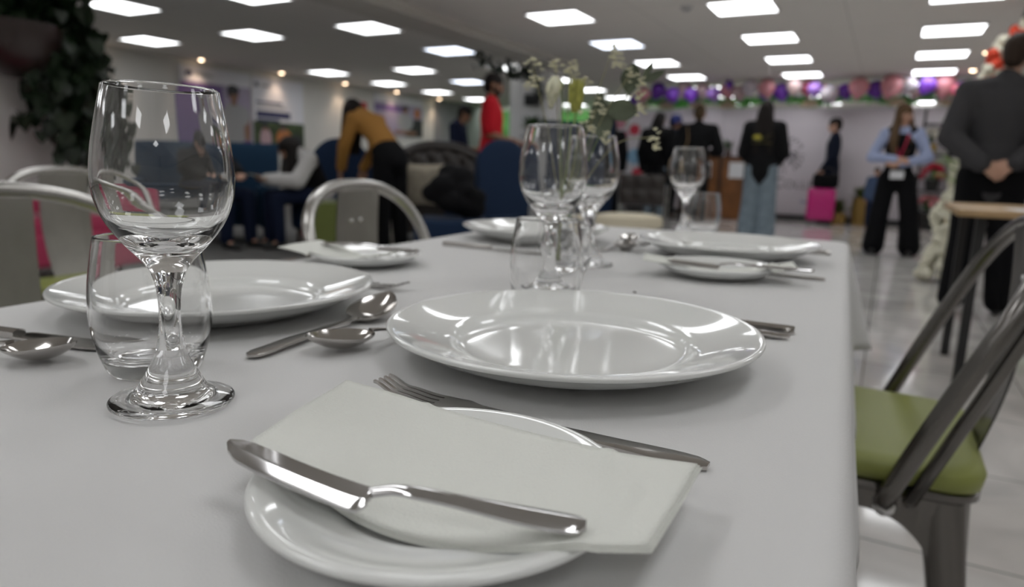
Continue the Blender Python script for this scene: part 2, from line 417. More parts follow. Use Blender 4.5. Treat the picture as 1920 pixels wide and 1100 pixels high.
# cutlery
STEEL = mat('polished_steel', (.50, .48, .46), .13, metal=1)
def frame2(p, q):
    """matrix: local +X from p towards q"""
    d = Vector(q)-Vector(p); return Matrix.Translation(p) @ Matrix.Rotation(math.atan2(d.y, d.x), 4, 'Z')
def strip(fn_w, fn_z, u0, u1, n, th, L, dish=None, ridge=0):
    """thin metal strip along X"""
    b = MB()
    def f(u, v):
        U = lerp(u0, u1, u); w = fn_w(U); vv = 2*v-1
        z = fn_z(U)
        if dish: z += dish(U)*(vv*vv)
        return (U*L, vv*w, z+ridge*(1-vv*vv)*w)
    return b.sheet(f, n, 12, th)
def interp(tab, u):
    for (a, x), (b, y) in zip(tab, tab[1:]):
        if u <= b:
            t = (u-a)/(b-a); t = t*t*(3-2*t); return lerp(x, y, t)
    return tab[-1][1]
def spoon(tip, end, L, label, z0=TZ, name='spoon', bowl=.30, bw=.0195, depth=.0095, tilt=0, neck=.0105, tipz=.0160):
    t = thing(name, label, 'spoon', end, 0)
    d = Vector(tip)-Vector(end); t.rotation_euler = (0, -tilt, math.atan2(d.y, d.x)); t.location.z = z0
    ub = 1-bowl
    W = lambda u: interp([(0, .0006), (.02, .0052), (.06, .0072), (.25, .0062), (.5, .0038), (ub-.04, .0026), (ub, .0034)], u)
    Z = lambda u: .0024+interp([(0, .0015), (.3, .0030), (ub-.12, neck*.81), (ub, neck)], u)
    strip(W, Z, 0, ub+.005, 40, .0017, L, ridge=.12).build('handle', STEEL, t, 50)
    def wb(u):
        q = (u-ub)/bowl; return bw*max(.02, math.sin(PI*min(1, max(0, q))**.82))**.62
    def zb(u):
        q = (u-ub)/bowl; return max(.0014, lerp(neck+.001, tipz-.0045, q)-depth*math.sin(PI*min(1, max(0, q)))**.75)
    MB().sheet(lambda a, v: ((lambda u: (u*L, (2*v-1)*wb(u), lerp(lerp(neck+.001, tipz-.0045, max(0, (u-ub)/bowl)), zb(u), 1-(2*v-1)**2)+.0045*max(0, (u-ub)/bowl)**2))(lerp(ub, 1, a))), 30, 16, .0011).build('bowl', STEEL, t, 60)
    return t
def knife(tip, end, L, label, z0=TZ, name='table_knife'):
    t = thing(name, label, 'knife', end, 0)
    d = Vector(tip)-Vector(end); t.rotation_euler = (0, 0, math.atan2(d.y, d.x)); t.location.z = z0
    MB().sheet(lambda a, v: (a*.46*L, (2*v-1)*interp([(0, .002), (.03, .0058), (.1, .0068), (.5, .0058), (.95, .0045), (1, .005)], a), .0055+.0020*(1-(2*v-1)**2)), 24, 10, .0050).build('handle', STEEL, t, 50)
    MB().sheet(lambda a, v: (lerp(.455, 1, a)*L, lerp(-1, 1, v)*interp([(0, .0048), (.06, .0085), (.5, .0100), (.8, .0085), (.95, .005), (1, .0008)], a)+interp([(0, 0), (.6, 0), (1, .004)], a), .0035+.0005*(1-(2*v-1)**2)), 24, 10, .0016).build('blade', STEEL, t, 50)
    return t
def fork(tip, end, L, label, z0=TZ):
    t = thing('table_fork', label, 'fork', end, 0)
    d = Vector(tip)-Vector(end); t.rotation_euler = (0, 0, math.atan2(d.y, d.x)); t.location.z = z0
    Wd = lambda u: interp([(0, .003), (.03, .0066), (.08, .0074), (.3, .0058), (.55, .0034), (.64, .0030), (.71, .0078), (.78, .0092)], u)
    Zc = lambda u: .002+interp([(0, .001), (.35, .001), (.64, .0034), (.80, .0018), (.92, .0035), (1, .0085)], u)
    strip(Wd, Zc, 0, .78, 46, .0018, L, ridge=.08).build('handle', STEEL, t, 50)
    for k in range(4):
        yc = (k-1.5)*.0050
        MB().sheet(lambda a, v: ((lambda u: (u*L, yc*lerp(1, .94, a)+(2*v-1)*lerp(.0019, .0010, a), Zc(u)))(lerp(.775, 1, a))), 16, 3, .0016).build('tine', STEEL, t, 50)
    return t
fork((-.256, .317), (-.059, .313), .197, 'table fork lying between the front napkin and the foreground plate')
spoon((-.391, .495), (-.377, .3215), .176, 'dessert spoon with its bowl up, between the two nearest dinner plates', neck=.0045, tipz=.0205, bw=.0215)
spoon((-.350, .348), (-.293, .520), .180, 'dessert spoon tucked beside the left rim of the foreground plate')
spoon((-.462, .252), (-.620, .200), .168, 'spoon at the left edge, in front of the nearest tumbler')
knife((-.452, .290), (-.655, .251), .208, 'table knife at the left edge, its blade behind the nearest tumbler')
knife((-.262, .629), (-.056, .629), .206, 'table knife behind the foreground plate, the farther of its two handles')
spoon((-.245, .603), (-.057, .605), .188, 'spoon behind the foreground plate, only the nearer handle end showing')
fork((-.255, .985), (-.056, .968), .198, 'table fork between the far right side plate and dinner plate')
knife((-.275, 1.275), (-.070, 1.275), .206, 'table knife behind the far right dinner plate')
spoon((-.372, 1.075), (-.375, 1.250), .178, 'shiny dessert spoon left of the far right dinner plate', depth=.011)
knife((-.440, .955), (-.645, .962), .206, 'table knife in front of the far left dinner plate')
fork((-.440, .588), (-.640, .600), .198, 'table fork behind the left dinner plate')
spoon((-.405, 1.235), (-.400, 1.060), .178, 'dessert spoon right of the far left dinner plate')

# napkins
NAP = mat('paper_napkin', (.80, .81, .76), .9, bump=.18, bscale=650, noise='voronoi')
def rest(x, y, c, R=.0745, H=.0165):
    """height of a side plate's upper surface (0 beyond it)"""
    r = math.hypot(x-c[0], y-c[1])
    return .006 if r < .045 else (lerp(.006, H+.0010, min(1, (r-.045)/(R-.047))) if r < R+.002 else 0)
def napkin(bot, top, label, sag=0, layers=3, pc=None):
    B = spline(bot, 10); T = spline(top, 10); n = len(B)-1
    t = thing('napkin', label, 'napkin', (0, 0, TZ))
    def at(P, u): 
        x = u*(len(P)-1); i = min(int(x), len(P)-2); return P[i].lerp(P[i+1], x-i)
    for k in range(layers):
        sh = k*.0016
        def f(u, v):
            p = at(B, u).lerp(at(T, u), v)
            z = p.z - sag*4*v*(1-v)*math.sin(PI*u)**.7*.5 + .0009*math.sin(u*9+v*4)*v*(1-v)*4
            if pc: z = max(z, rest(p.x, p.y, pc)+.0022)
            return (p.x+sh*.9*(u-.3), p.y-sh*.35*(1-v), z-k*.00055)
        MB().sheet(f, 48, 20, .0004).build('layer', NAP, t, 180)
    return t
napkin([(-.2225, .1876, .0225), (-.1876, .1812, .0190), (-.1591, .179, .0120), (-.1355, .1798, .0098), (-.1118, .1843, .0110), (-.0800, .1890, .0185), (-.0551, .2020, .0192)],
       [(-.2499, .2788, .0200), (-.2131, .2762, .0195), (-.1774, .2725, .0185), (-.132, .2720, .0172), (-.1059, .2690, .0186), (-.0857, .2690, .0188), (-.0560, .2735, .0195)],
       'folded white paper napkin under the butter knife on the front side plate', .007, pc=(-.145, .217))
def flat_nap(c, w, h, a, z, label, sag, pc):
    ca, sa = math.cos(a), math.sin(a)
    P = lambda x, y, z_: (c[0]+x*ca-y*sa, c[1]+x*sa+y*ca, z_)
    napkin([P(-w/2, -h/2, z+.003), P(-w/4, -h/2, z-.002), P(0, -h/2, z-.011), P(w/4, -h/2, z-.006), P(w/2, -h/2, z+.002)],
           [P(-w/2, h/2, z+.004), P(-w/4, h/2, z-.002), P(0, h/2, z-.012), P(w/4, h/2, z-.006), P(w/2, h/2, z+.003)], label, sag, 2, pc)
flat_nap((-.180, .905), .190, .062, .28, .0195, 'folded white napkin on the side plate before the far right dinner plate', .004, (-.185, .918))
flat_nap((-.625, .700), .150, .085, .10, .0200, 'folded white napkin on the side plate near the left table edge', .004, (-.607, .720))

# butter knives (wide bevelled blade, arched neck)
BRIGHT = mat('butter_knife_steel', (.55, .54, .54), .10, metal=1)
def butter_knife(pts, label, z0=TZ, flip=1):
    C = spline(pts, 10); n = len(C)
    t = thing('butter_knife', label, 'knife', (0, 0, z0))
    def section(i0, i1, wfun, zfun, name):
        def f(a, v):
            x = lerp(i0, i1, a); i = min(int(x), n-2); p = C[i].lerp(C[i+1], x-i)
            d = C[min(i+2, n-1)]-C[max(i-1, 0)]; nrm = Vector((-d.y, d.x, 0)).normalized()*flip
            q = 2*v-1; w, off = wfun(a); z = zfun(a, q)
            p = p+nrm*(q*w+off); return (p.x, p.y, p.z+z)
        return MB().sheet(f, 40, 16, .0012).build(name, BRIGHT, t, 35)
    iB = (n-1)*.31
    section(0, iB, lambda a: (interp([(0, .0008), (.05, .0036), (.12, .0048), (.3, .0054), (.85, .0057), (.94, .0048), (1, .0026)], a), interp([(0, .0008), (.15, .0), (1, -.0008)], a)),
            lambda a, q: (.0008*(q+.15) if q > -.15 else .0026*(q+.15)-.0006*(q+.15)**2)*interp([(0, .3), (.15, 1), (.9, 1), (1, .3)], a), 'blade')
    section(iB-.3, n-1, lambda a: (interp([(0, .0030), (.08, .0019), (.2, .0021), (.5, .0034), (.85, .0062), (.965, .0060), (.99, .0042), (1, .0018)], a), 0),
            lambda a, q: .0020*(1-q*q), 'handle')
    return t
butter_knife([(-.2225, .1772, .0268), (-.1848, .1745, .0250), (-.1528, .1748, .0235), (-.1472, .1769, .0245), (-.1387, .1796, .0265), (-.1278, .1818, .0268), (-.1098, .1875, .0250), (-.0925, .1938, .0230), (-.0757, .2000, .0215)],
             'butter knife lying across the napkin on the front side plate')
butter_knife([(-.236, .862, .024), (-.205, .863, .0225), (-.176, .867, .021), (-.170, .869, .0225), (-.158, .872, .024), (-.145, .876, .0235), (-.12, .884, .0225), (-.09, .895, .0215), (-.066, .905, .0205)],
             'butter knife on the napkin before the far right dinner plate')
butter_knife([(-.530, .735, .024), (-.560, .733, .0235), (-.590, .731, .023), (-.596, .730, .024), (-.610, .729, .0255), (-.62, .728, .025), (-.645, .725, .024), (-.665, .722, .023), (-.685, .719, .022)],
             'butter knife on the side plate near the left table edge', flip=-1)
o = MB().ball((0, 0, 0), (.0022, .0016, .0008), 8).build('crumb', mat('crumb_grey', (.12, .11, .10), .9), None, 180, (-.235, .735, TZ+.0012)); tag(o, 'tiny dark crumb on the cloth behind the foreground plate', 'crumb')
# ------------------------------------------------------------------ metal cafe chairs (local: front +Y, floor z=0)
GUN = mat('gunmetal', (.20, .19, .18), .24, metal=1, bump=.05, bscale=40)
BRUSH = mat('brushed_steel', (.46, .45, .43), .24, metal=1)
SLATM = mat('worn_steel', (.36, .35, .325), .42, metal=1, bump=.1, bscale=60, var=.12, vscale=7)
OLIVE = mat('olive_leatherette', (.30, .33, .085), .45, bump=.25, bscale=350)
def make_chair(label, m, group=None, pad=True, sm=None, HW=.225, braces=()):
    t = thing('metal_cafe_chair', label, 'chair', (0, 0, 0), 0, group)
    # seat pan
    def outline(hw_f, hw_b, yf, yb, r, n=6):
        P = []
        for cx, cy_, a0 in ((hw_f-r, yf-r, 0), (-hw_f+r, yf-r, PI/2), (-hw_b+r, yb+r, PI), (hw_b-r, yb+r, 1.5*PI)):
            for i in range(n+1):
                a = a0+PI/2*i/n; P.append((cx+r*math.cos(a), cy_+r*math.sin(a)))
        return P
    def slab(layers, mt, name, par, sm=50):
        b = MB(); b.rings([[(x, y, z) for x, y in outline(*o)] for o, z in layers]); return b.build(name, mt, par, sm)
    slab([((.185, .165, .195, -.190, .04), .428), ((.192, .172, .200, -.196, .045), .434), ((.192, .172, .200, -.196, .045), .444), ((.185, .165, .193, -.190, .04), .449)], m, 'seat', t)
    if pad:
        slab([((.188, .176, .195, -.196, .05), .4495), ((.194, .184, .202, -.198, .06), .456), ((.196, .186, .204, -.200, .06), .472), ((.190, .180, .198, -.194, .06), .482), ((.17, .16, .18, -.18, .05), .486)], OLIVE, 'seat_pad', t, 60)
    # apron with arched lower edges
    o_ = [Vector(q) for q in outline(.180, .162, .190, -.186, .035, 8)]; dense = []
    for a, c_ in zip(o_, o_[1:]+o_[:1]):
        k = max(1, int((c_-a).length/.006)); dense += [a.lerp(c_, i/k) for i in range(k)]
    def apron_pt(i, v):
        p = dense[i]
        e = math.hypot(max(0, .172-abs(p.x)), max(0, .180-abs(p.y))); q = math.exp(-(e/.042)**1.25); d = .028+.170*q
        k = 1+.08*v*q
        return (p.x*k, p.y*k, .428-v*d)
    b = MB()
    b.rings([[apron_pt(i, v/5) for i in range(len(dense))] for v in range(6)], cap=False); b.build('apron', m, t, 60)
    # sheet metal legs, wide at the top
    for sx, sy in ((1, 1), (-1, 1), (-1, -1), (1, -1)):
        hw = .168 if sy > 0 else .152
        b = MB(); rr = []
        for k in range(15):
            a = k/14; z = lerp(.428, .0, a)
            cx = sx*lerp(hw, hw+.052, a); cy_ = sy*lerp(.172, .222, a)
            w = lerp(.064, .026, a**.8); d = w*.85
            ring = []
            for q in range(16):
                g = 2*PI*q/16; c_, s_ = math.cos(g), math.sin(g)
                e = .55
                ring.append((cx-sx*w*.45+w*.62*math.copysign(abs(c_)**e, c_), cy_-sy*d*.45+d*.62*math.copysign(abs(s_)**e, s_), z))
            rr.append(ring)
        b.rings(rr); lg = b.build('leg', m, t, 60)
        MB().cyl((sx*(hw+.044), sy*.214, .0), (sx*(hw+.044), sy*.214, .012), .0175).build('rubber_foot', mat('rubber_black', (.02, .02, .02), .7), lg)
    # back hoop: leaning plane, straight sides, round top
    SL = .412; th = math.radians(69.5); y0, z0 = -.070, .440
    def hp(h, s): return (h, y0-s*math.cos(th)-.02*(s/SL)**2, z0+s*math.sin(th))
    H = []
    for k in range(9): H.append(hp(HW-.004*k/8, .245*k/8))
    for k in range(1, 24):
        a = PI*k/24; H.append(hp((HW-.004)*math.copysign(abs(math.cos(a))**.85, math.cos(a)), .245+.167*math.sin(a)**.80))
    for k in range(8, -1, -1): H.append(hp(-HW+.004*k/8, .245*k/8))
    hoop = MB().tube(H, .0132 if sm is None else .0143, 14).build('back_hoop', m, t, 180)
    for s in (-1, 1):
        MB().ball((s*(HW-.01), -.074, .436), (.022, .016, .015)).build('bolt', mat('bright_bolt', (.7, .7, .7), .15, metal=1), hoop)
        b = MB(); b.tube([(s*.16, -.074, .436), (s*(HW-.006), -.072, .436)], .011, 10); b.build('arm_bracket', m, t, 180)
        if s not in braces: continue
        b = MB(); b.tube([Vector(hp(s*.215, q))+Vector((0, dy, 0)) for q, dy in ((.0, -.035), (.15, -.035), (.30, -.028), (.36, -.006))], .0095, 10, flat=.7); b.tube([(s*.17, -.105, .436), (s*.218, -.105, .442)], .010, 10)
        b.build('arm_brace', m, t, 180)
    # central slat, slightly dished, with pressed grooves
    def sl(u, v):
        q = 2*v-1; w = lerp(.070, .078, u)+.006*math.sin(PI*u); s = lerp(.0, .395, u)
        y = lerp(-.188, hp(0, SL)[1]+.010, u)-.022*math.sin(PI*u)+.010*q*q-.0015*math.exp(-((abs(q)-.62)/.06)**2)
        return (q*w, y, lerp(.440, .812, u))
    b = MB(); nu, nv = 24, 24; P0 = [[Vector(sl(i/nu, j/nv)) for j in range(nv+1)] for i in range(nu+1)]
    for dy in (0, -.0025):
        o = len(b.v); b.v += [(p.x, p.y+dy, p.z) for r in P0 for p in r]
        b.f += [(o+i*(nv+1)+j, o+(i+1)*(nv+1)+j, o+(i+1)*(nv+1)+j+1, o+i*(nv+1)+j+1) for i in range(nu) for j in range(nv)]
    b.m = [0]*len(b.f)
    slat = b.build('back_slat', sm or m, t, 60)
    b = MB()
    for s in (-1, 1): b.ball((s*.018, sl(.80, .5)[1]+.003, .738), (.010, .004, .006), 10)
    b.build('rivet', mat('bright_bolt'), slat, 180)
    return t
c = make_chair('gunmetal cafe chair with olive green seat pad at the right side of the table', GUN, HW=.242, braces=(-1,))
c.location = (-.027, 1.265, 0); c.rotation_euler = (0, 0, PI/2)
c2 = make_chair('steel cafe chair with rounded hoop back at the far left side of the table', BRUSH, sm=SLATM)
c2.location = (-.93, 1.345, 0); c2.rotation_euler = (0, 0, -PI/2+.04)
c3 = make_chair('steel cafe chair cut by the left edge of the photo, behind the nearest cutlery', BRUSH, sm=SLATM, HW=.270)
c3.location = (-1.02, .560, 0); c3.rotation_euler = (0, 0, -PI/2+.02)
dup(c2, (-2.17, 1.33, 0), -PI/2+.02, 'steel cafe chair one row back, its hoop above the nearer left chair')
# ------------------------------------------------------------------ vase and dried flowers on the table
VG = mat('cut_glass', (1, 1, 1), 0, trans=1, ior=1.5)
def vase(x, y):
    P = prof([(0, .004), (.016, .003), (.021, 0), (.024, .001), (.030, .012), (.0355, .030), (.0345, .048), (.0275, .066), (.0235, .080), (.0245, .090), (.0232, .0915), (.0220, .090), (.0212, .080), (.0250, .066), (.0315, .048), (.0325, .031), (.0270, .015), (.014, .011), (0, .0105)], 4)
    b = MB().lathe(P, 40)
    for i, (vx, vy, vz) in enumerate(b.v):                       # pressed facets outside
        r = math.hypot(vx, vy)
        if .010 < vz < .062 and r > .0285:
            a = math.atan2(vy, vx); k = 1-.022*abs(math.sin(5*a+vz*160)); b.v[i] = (vx*k, vy*k, vz)
    o = b.build('bud_vase', VG, None, 180, (x, y, TZ+.0008), fix=False)
    return tag(o, 'small cut glass bud vase holding the dried flowers, behind the middle glasses', 'vase')
VX, VY = -.366, .822
vase(VX+.007, VY+.004)
STEM = mat('stem_green', (.20, .26, .08), .6); DRY = mat('dry_stem', (.32, .30, .17), .7)
EUC = mat('eucalyptus_leaf', (.105, .125, .078), .6, var=.25, vscale=40)
BLOS = mat('pale_blossom', (.80, .77, .56), .7); CREAM = mat('cream_petal', (.84, .80, .58), .6, sss=.1); TASS = mat('tassel_yellow_green', (.42, .42, .10), .7, var=.35, vscale=120)
RIGHT = Vector((.883, .469, 0)); FWDH = Vector((-.469, .883, 0))
def P(rx, z, d=0):
    """point of the bouquet: metres right of the vase (along the table diagonal), height above the table, metres back"""
    v = Vector((VX, VY, TZ+z)) + RIGHT*rx + FWDH*d; return v
def stem_path(rx, z, d=0, bend=.3):
    a = P(0, .014, 0) + RIGHT*(-rx*.06); n = P(rx*.10, .085, d*.1); e = P(rx, z, d)
    m = n.lerp(e, .5) + Vector((0, 0, bend*abs(rx)))
    return spline([a, n, m, e], 10)
def leaf_at(b, base, tip, w, up=Vector((0, 0, 1)), m=0, fold=.15):
    base = Vector(base); tip = Vector(tip); d = tip-base; L = d.length; d = d/L
    s = d.cross(up); s = s.normalized() if s.length > 1e-4 else Vector((1, 0, 0)); n = s.cross(d)
    def f(u, v):
        q = 2*v-1; ww = w*math.sin(PI*min(1, u*.98+.01))**.7
        return base+d*(u*L)+s*(q*ww)+n*(-fold*w*abs(q)+.12*L*math.sin(PI*u))
    b.sheet(f, 8, 6, .0004, m)
def local(b, c):
    b.v = [tuple(Vector(v)-Vector(c)) for v in b.v]; return b
BASE = (VX, VY, TZ+.012)
def sprig(name, label, cat, rx, z, d=0, r=.0011, bend=.3, m=STEM):
    t = thing(name, label, cat, BASE); p = stem_path(rx, z, d, bend)
    local(MB().tube(p, r, 7), BASE).build('stem', m, t, 180); return t, p
# cream rose, nodding
t, p = sprig('dried_rose', 'nodding cream dried rose in the vase, left of the yellow tassel flower', 'flower', -0.0077, 0.2334, 0, .0009, .15)
def petals(c, r, n, t, name, m, ax=Vector((0, 0, -1)), op=.5):
    b = MB(); c = Vector(c)
    M = Vector((0, 0, 1)).rotation_difference(ax).to_matrix()
    for k in range(n):
        a = k*2.399; lay = k/n
        def f(u, v):
            q = 2*v-1; w = r*.75*math.sin(PI*min(.98, .15+u*.75))**.8
            rad = r*(.45+lay*.55)*math.sin(u*PI*.62+.35)*(1-.35*u*(1-lay)); h = r*(3.4-1.6*lay)*u
            ang = a+q*w/max(rad, r*.2)*.8
            return c+M @ Vector((rad*math.cos(ang), rad*math.sin(ang), h))
        b.sheet(f, 6, 6, .0005)
    return local(b, BASE).build(name, m, t, 180)
petals(P(-0.0154, 0.2474), .0118, 16, t, 'petals', CREAM, Vector((-.12, -.05, -1)).normalized(), .2)
b = MB(); b.ball(P(-0.0091, 0.2369), (.0045, .0045, .006), 10); local(b, BASE).build('sepal', STEM, t, 180)
t, p = sprig('tassel_flower', 'yellow-green tassel shaped dried flower in the centre of the vase', 'flower', 0.0112, 0.2039, -.005, .0013, .1)
b = MB()
for k in range(130):
    a = random.random()*2*PI; r0 = .0092*math.sqrt(random.random()); x0 = RIGHT*(r0*math.cos(a))+FWDH*(r0*math.sin(a))
    h = random.uniform(.030, .041); c0 = P(0.0112, 0.2039, -.005)
    b.tube([c0+x0*.5, c0+x0+Vector((0, 0, h*.5)), c0+x0*1.02+Vector((0, 0, h))], [.0008, .0009, .0006], 5)
local(b, BASE).build('tassel', TASS, t, 180)
def blossoms(t, pts, n, spread, m=BLOS, s=.0022):
    b = MB()
    for c in pts:
        for k in range(n):
            q = Vector(c)+Vector((random.gauss(0, spread), random.gauss(0, spread), random.gauss(0, spread)))
            for j in range(5):
                a = 2*PI*j/5+random.random(); e = Vector((math.cos(a), math.sin(a), random.uniform(.2, 1.2))).normalized()*s*random.uniform(1.2, 2.1)
                b.tube([q, q+e*.6, q+e], [s*.18, s*.40, s*.12], 5)
    local(b, BASE).build('blossoms', m, t, 180)
for lab, rx, z, d, pts in (
  ('spray of pale yellow blossom at the left side of the bouquet', -0.0449, 0.26, 0, [(-0.0463, 0.2629, 0), (-0.0379, 0.26, 0), (-0.0477, 0.2432, 0), (-0.0351, 0.2439, 0), (-0.0512, 0.2334, 0), (-0.0435, 0.2362, 0)]),
  ('thin upright spray of pale blossom above the cream rose', -0.0161, 0.2657, 0.01, [(-0.0161, 0.265, 0), (-0.0154, 0.2572, 0)]),
  ('spray of pale blossom leaning over the green light, centre of the bouquet', 0.0028, 0.2629, 0, [(0.0028, 0.2621, 0), (-0.0042, 0.253, 0), (0.0091, 0.2488, 0), (0.019, 0.2446, 0), (0.0056, 0.2544, 0), (0.0239, 0.2418, 0)]),
  ('tallest spray of pale blossom at the top of the bouquet', 0.0534, 0.2811, -0.01, [(0.0527, 0.2811, 0), (0.0569, 0.2769, 0), (0.0527, 0.2699, 0), (0.059, 0.265, 0), (0.0548, 0.2614, 0), (0.0632, 0.2629, 0)]),
  ('spray of pale blossom over the upper eucalyptus leaf', 0.0758, 0.2523, -0.02, [(0.0737, 0.2502, 0), (0.0779, 0.2474, 0), (0.0885, 0.2404, 0), (0.0899, 0.2334, 0), (0.087, 0.2249, 0), (0.0842, 0.2207, 0)]),
  ('spray of pale blossom hanging in front of the lower eucalyptus leaf', 0.0337, 0.2067, -0.03, [(0.0365, 0.2123, 0), (0.0393, 0.2053, 0), (0.0211, 0.1983, 0), (0.026, 0.1884, 0), (0.0281, 0.1814, 0), (0.0456, 0.173, 0), (0.0505, 0.1688, 0)]),
  ('spray of pale blossom drooping at the right over the dark hooded coat', 0.1053, 0.1758, -0.03, [(0.0856, 0.2081, 0), (0.087, 0.2039, 0), (0.106, 0.1786, 0), (0.1074, 0.173, 0), (0.1109, 0.1632, 0), (0.1067, 0.1618, 0)]),
  ):
    t, p = sprig('blossom_spray', lab, 'flower', rx, z, d, .0006, .3, DRY); blossoms(t, [P(a, b_, d+c_) for a, b_, c_ in pts], 5, .0030)
for lab, rx, z, d, lv in (
  ('eucalyptus sprig with a large round leaf at the upper right of the bouquet', 0.0913, 0.2432, 0, [((0.0744, 0.2278), (0.0786, 0.2629), 0.0125), ((0.0899, 0.2418), (0.1025, 0.2657), 0.004), ((0.0899, 0.2418), (0.1172, 0.2551), 0.005)]),
  ('eucalyptus sprig with a broad grey-green leaf pointing right', 0.0491, 0.2095, 0, [((0.0477, 0.2095), (0.087, 0.206), 0.0135), ((0.0372, 0.2137), (0.0421, 0.2278), 0.005)]),
  ('eucalyptus sprig with a broad leaf hanging behind the far wine glass', 0.0379, 0.2207, 0, [((0.0386, 0.2221), (0.0463, 0.1702), 0.015), ((0.0302, 0.1962), (0.0211, 0.1786), 0.006)]),
  ):
    t, p = sprig('eucalyptus_sprig', lab, 'foliage', rx, z, d, .0008, .3)
    for (a, z0), (b_, z1), w in lv:
        b = MB(); leaf_at(b, P(a, z0, d-.012), P(b_, z1, d-.018), w, FWDH); local(b, BASE).build('leaf', EUC, t, 180)

# ------------------------------------------------------------------ hanging planter with ivy on the left pillar
LEAF = mat('dark_ivy_leaf', (.008, .020, .006), .45, var=.5, vscale=9); VINE = mat('vine_stem', (.06, .05, .025), .8)
def heart(b, c, size, yaw, pit, m=0):
    M = Matrix.Translation(c) @ Euler((pit, 0, yaw)).to_matrix().to_4x4()
    out = [(0, 0), (.28, .10), (.46, .02), (.5, -.25), (.36, -.62), (0, -1.05), (-.36, -.62), (-.5, -.25), (-.46, .02), (-.28, .10)]
    vs = [(0, -.03, -.35*1)] + [(x, .06*abs(x), z) for x, z in out]
    vs = [(x*size, y*size, z*size) for x, y, z in vs]
    b.add(vs, [(0, i, i % 10+1) for i in range(1, 11)], m, M)
def ivy(name, label, cat, strands, leafsize, loc, seed=1, dens=1.0, kind=None, spread=.05):
    rnd = random.Random(seed); t = thing(name, label, cat, loc); sb = MB(); lb = MB()
    for pts in strands:
        p = spline(pts, 8); sb.tube(p, .004, 5)
        for q in p:
            for k in range(max(1, int(dens))):
                s = leafsize*rnd.uniform(.6, 1.25)
                c = q+Vector((rnd.gauss(0, spread), rnd.gauss(0, spread), rnd.gauss(0, spread*.7)))
                heart(lb, c, s, rnd.uniform(0, 6.28), rnd.uniform(-.7, .5))
    sb.build('stems', VINE, t, 180); lb.build('leaves', LEAF, t, 0, fix=False)
    return t
PLX, PLY, PLZ = -5.17, 2.62, 1.69
b = MB(); out = []
for k in range(9):
    a = PI/2*k/8; out.append((.30*math.sin(a)+.001, -.34*math.cos(a)))
b.lathe(out+[(.285, 0), (.26, -.03), (0, -.06)], 36)
b.v = [(max(x, -.225), y, z) for x, y, z in b.v]
pot = thing('hanging_planter', 'dark bowl shaped planter hung high on the left pillar', 'planter', (PLX, PLY, PLZ))
b.build('bowl', mat('dark_planter', (.024, .013, .011), .35, coat=.2), pot, 60)
MB().box((-.222, 0, .04), (.02, .05, .16), bev=.004).build('bracket', mat('black_metal'), pot)
st = []
rnd = random.Random(4)
for k in range(11):                         # trailing down on the pillar's camera side
    dx = rnd.uniform(-.02, .16); dy = rnd.uniform(.10, .48); bot = rnd.choice((-.85, -.92, -.7, -.6, -.88))
    st.append([(dx*.3, dy*.3, .02), (dx*.8, dy*.7, .10), (dx, dy, -.2), (dx*1.0+rnd.uniform(-.05, .05), dy+rnd.uniform(-.08, .12), bot)])
for k in range(12):                         # bushing up towards the ceiling
    dx = rnd.uniform(-.12, .3); dy = rnd.uniform(-.3, .5); st.append([(0, 0, -.04), (dx*.4, dy*.4, .2), (dx, dy, rnd.uniform(.3, .62))])
ivy('trailing_ivy', 'dark green ivy trailing from the planter on the left pillar', 'plant', st, .105, (PLX, PLY, PLZ), 3, 5, spread=.068)
# ivy along the beam
st = [[(0, 0, 0), (.05, .6, -.10), (.1, 1.2, -.05), (.12, 1.7, -.18)], [(0.02, .2, -.05), (.04, .8, -.16), (.08, 1.4, -.14)], [(.1, 1.3, -.05), (.14, 1.6, -.25), (.16, 1.75, -.4)]]
ivy('ivy_garland', 'ivy garland hanging along the ceiling beam towards the pillar', 'plant', st, .085, (-5.14, 8.4, 2.36), 8, 2, spread=.06)
def pot_plant(label, loc, r, h, leaf, n, seed, potm, wall=False):
    rnd = random.Random(seed); t = thing('potted_plant', label, 'plant', loc)
    MB().lathe([(0, 0), (r*.7, 0), (r, h), (r*.92, h), (r*.85, h*.85), (0, h*.85)], 24).build('pot', potm, t, 50)
    b = MB()
    for k in range(n):
        a = rnd.uniform(0, 6.28); e = rnd.uniform(.2, 1.2); L = leaf*rnd.uniform(.6, 1.2)
        d = Vector((math.cos(a)*math.cos(e), math.sin(a)*math.cos(e), math.sin(e)))
        s = Vector((0, 0, h*.85)) + Vector((d.x, d.y, 0))*r*.4
        leaf_at(b, s, s+d*L, L*.17)
    b.build('leaves', mat('green_leaf', (.05, .12, .03), .5, var=.4), t, 180)
    return t
GP = mat('grey_pot', (.2, .2, .2), .6)
pot_plant('small leafy plant on the pillar below the black speaker', (-5.12, 10.10, 1.32), .07, .12, .22, 46, 5, GP)
pot_plant('smaller leafy plant at the right end of the shelf on the white pillar', (-4.83, 10.12, 1.32), .06, .10, .20, 40, 6, GP)
MB_ = MB().box((0, 0, 0), (.34, .22, .02)); 
o = MB_.build('wall_bracket_shelf', GP, None, 0, (-5.0, 10.17, 1.308)); tag(o, 'narrow grey shelf on the white pillar under the two plants', 'shelf')
o.scale = (1.6, 1, 1)
t = thing('speaker', 'small black speaker box high on the white pillar', 'speaker', (-5.16, 10.215, 1.88))
MB().box((0, 0, 0), (.22, .14, .17), bev=.01).build('cabinet', mat('black_plastic', (.012, .012, .012), .4), t)
MB().lathe([(0, 0), (.05, 0), (.055, .006), (.06, 0)], 20).build('cone', mat('rubber_black'), t, 60, (0, -.072, 0), (PI/2, 0, 0))
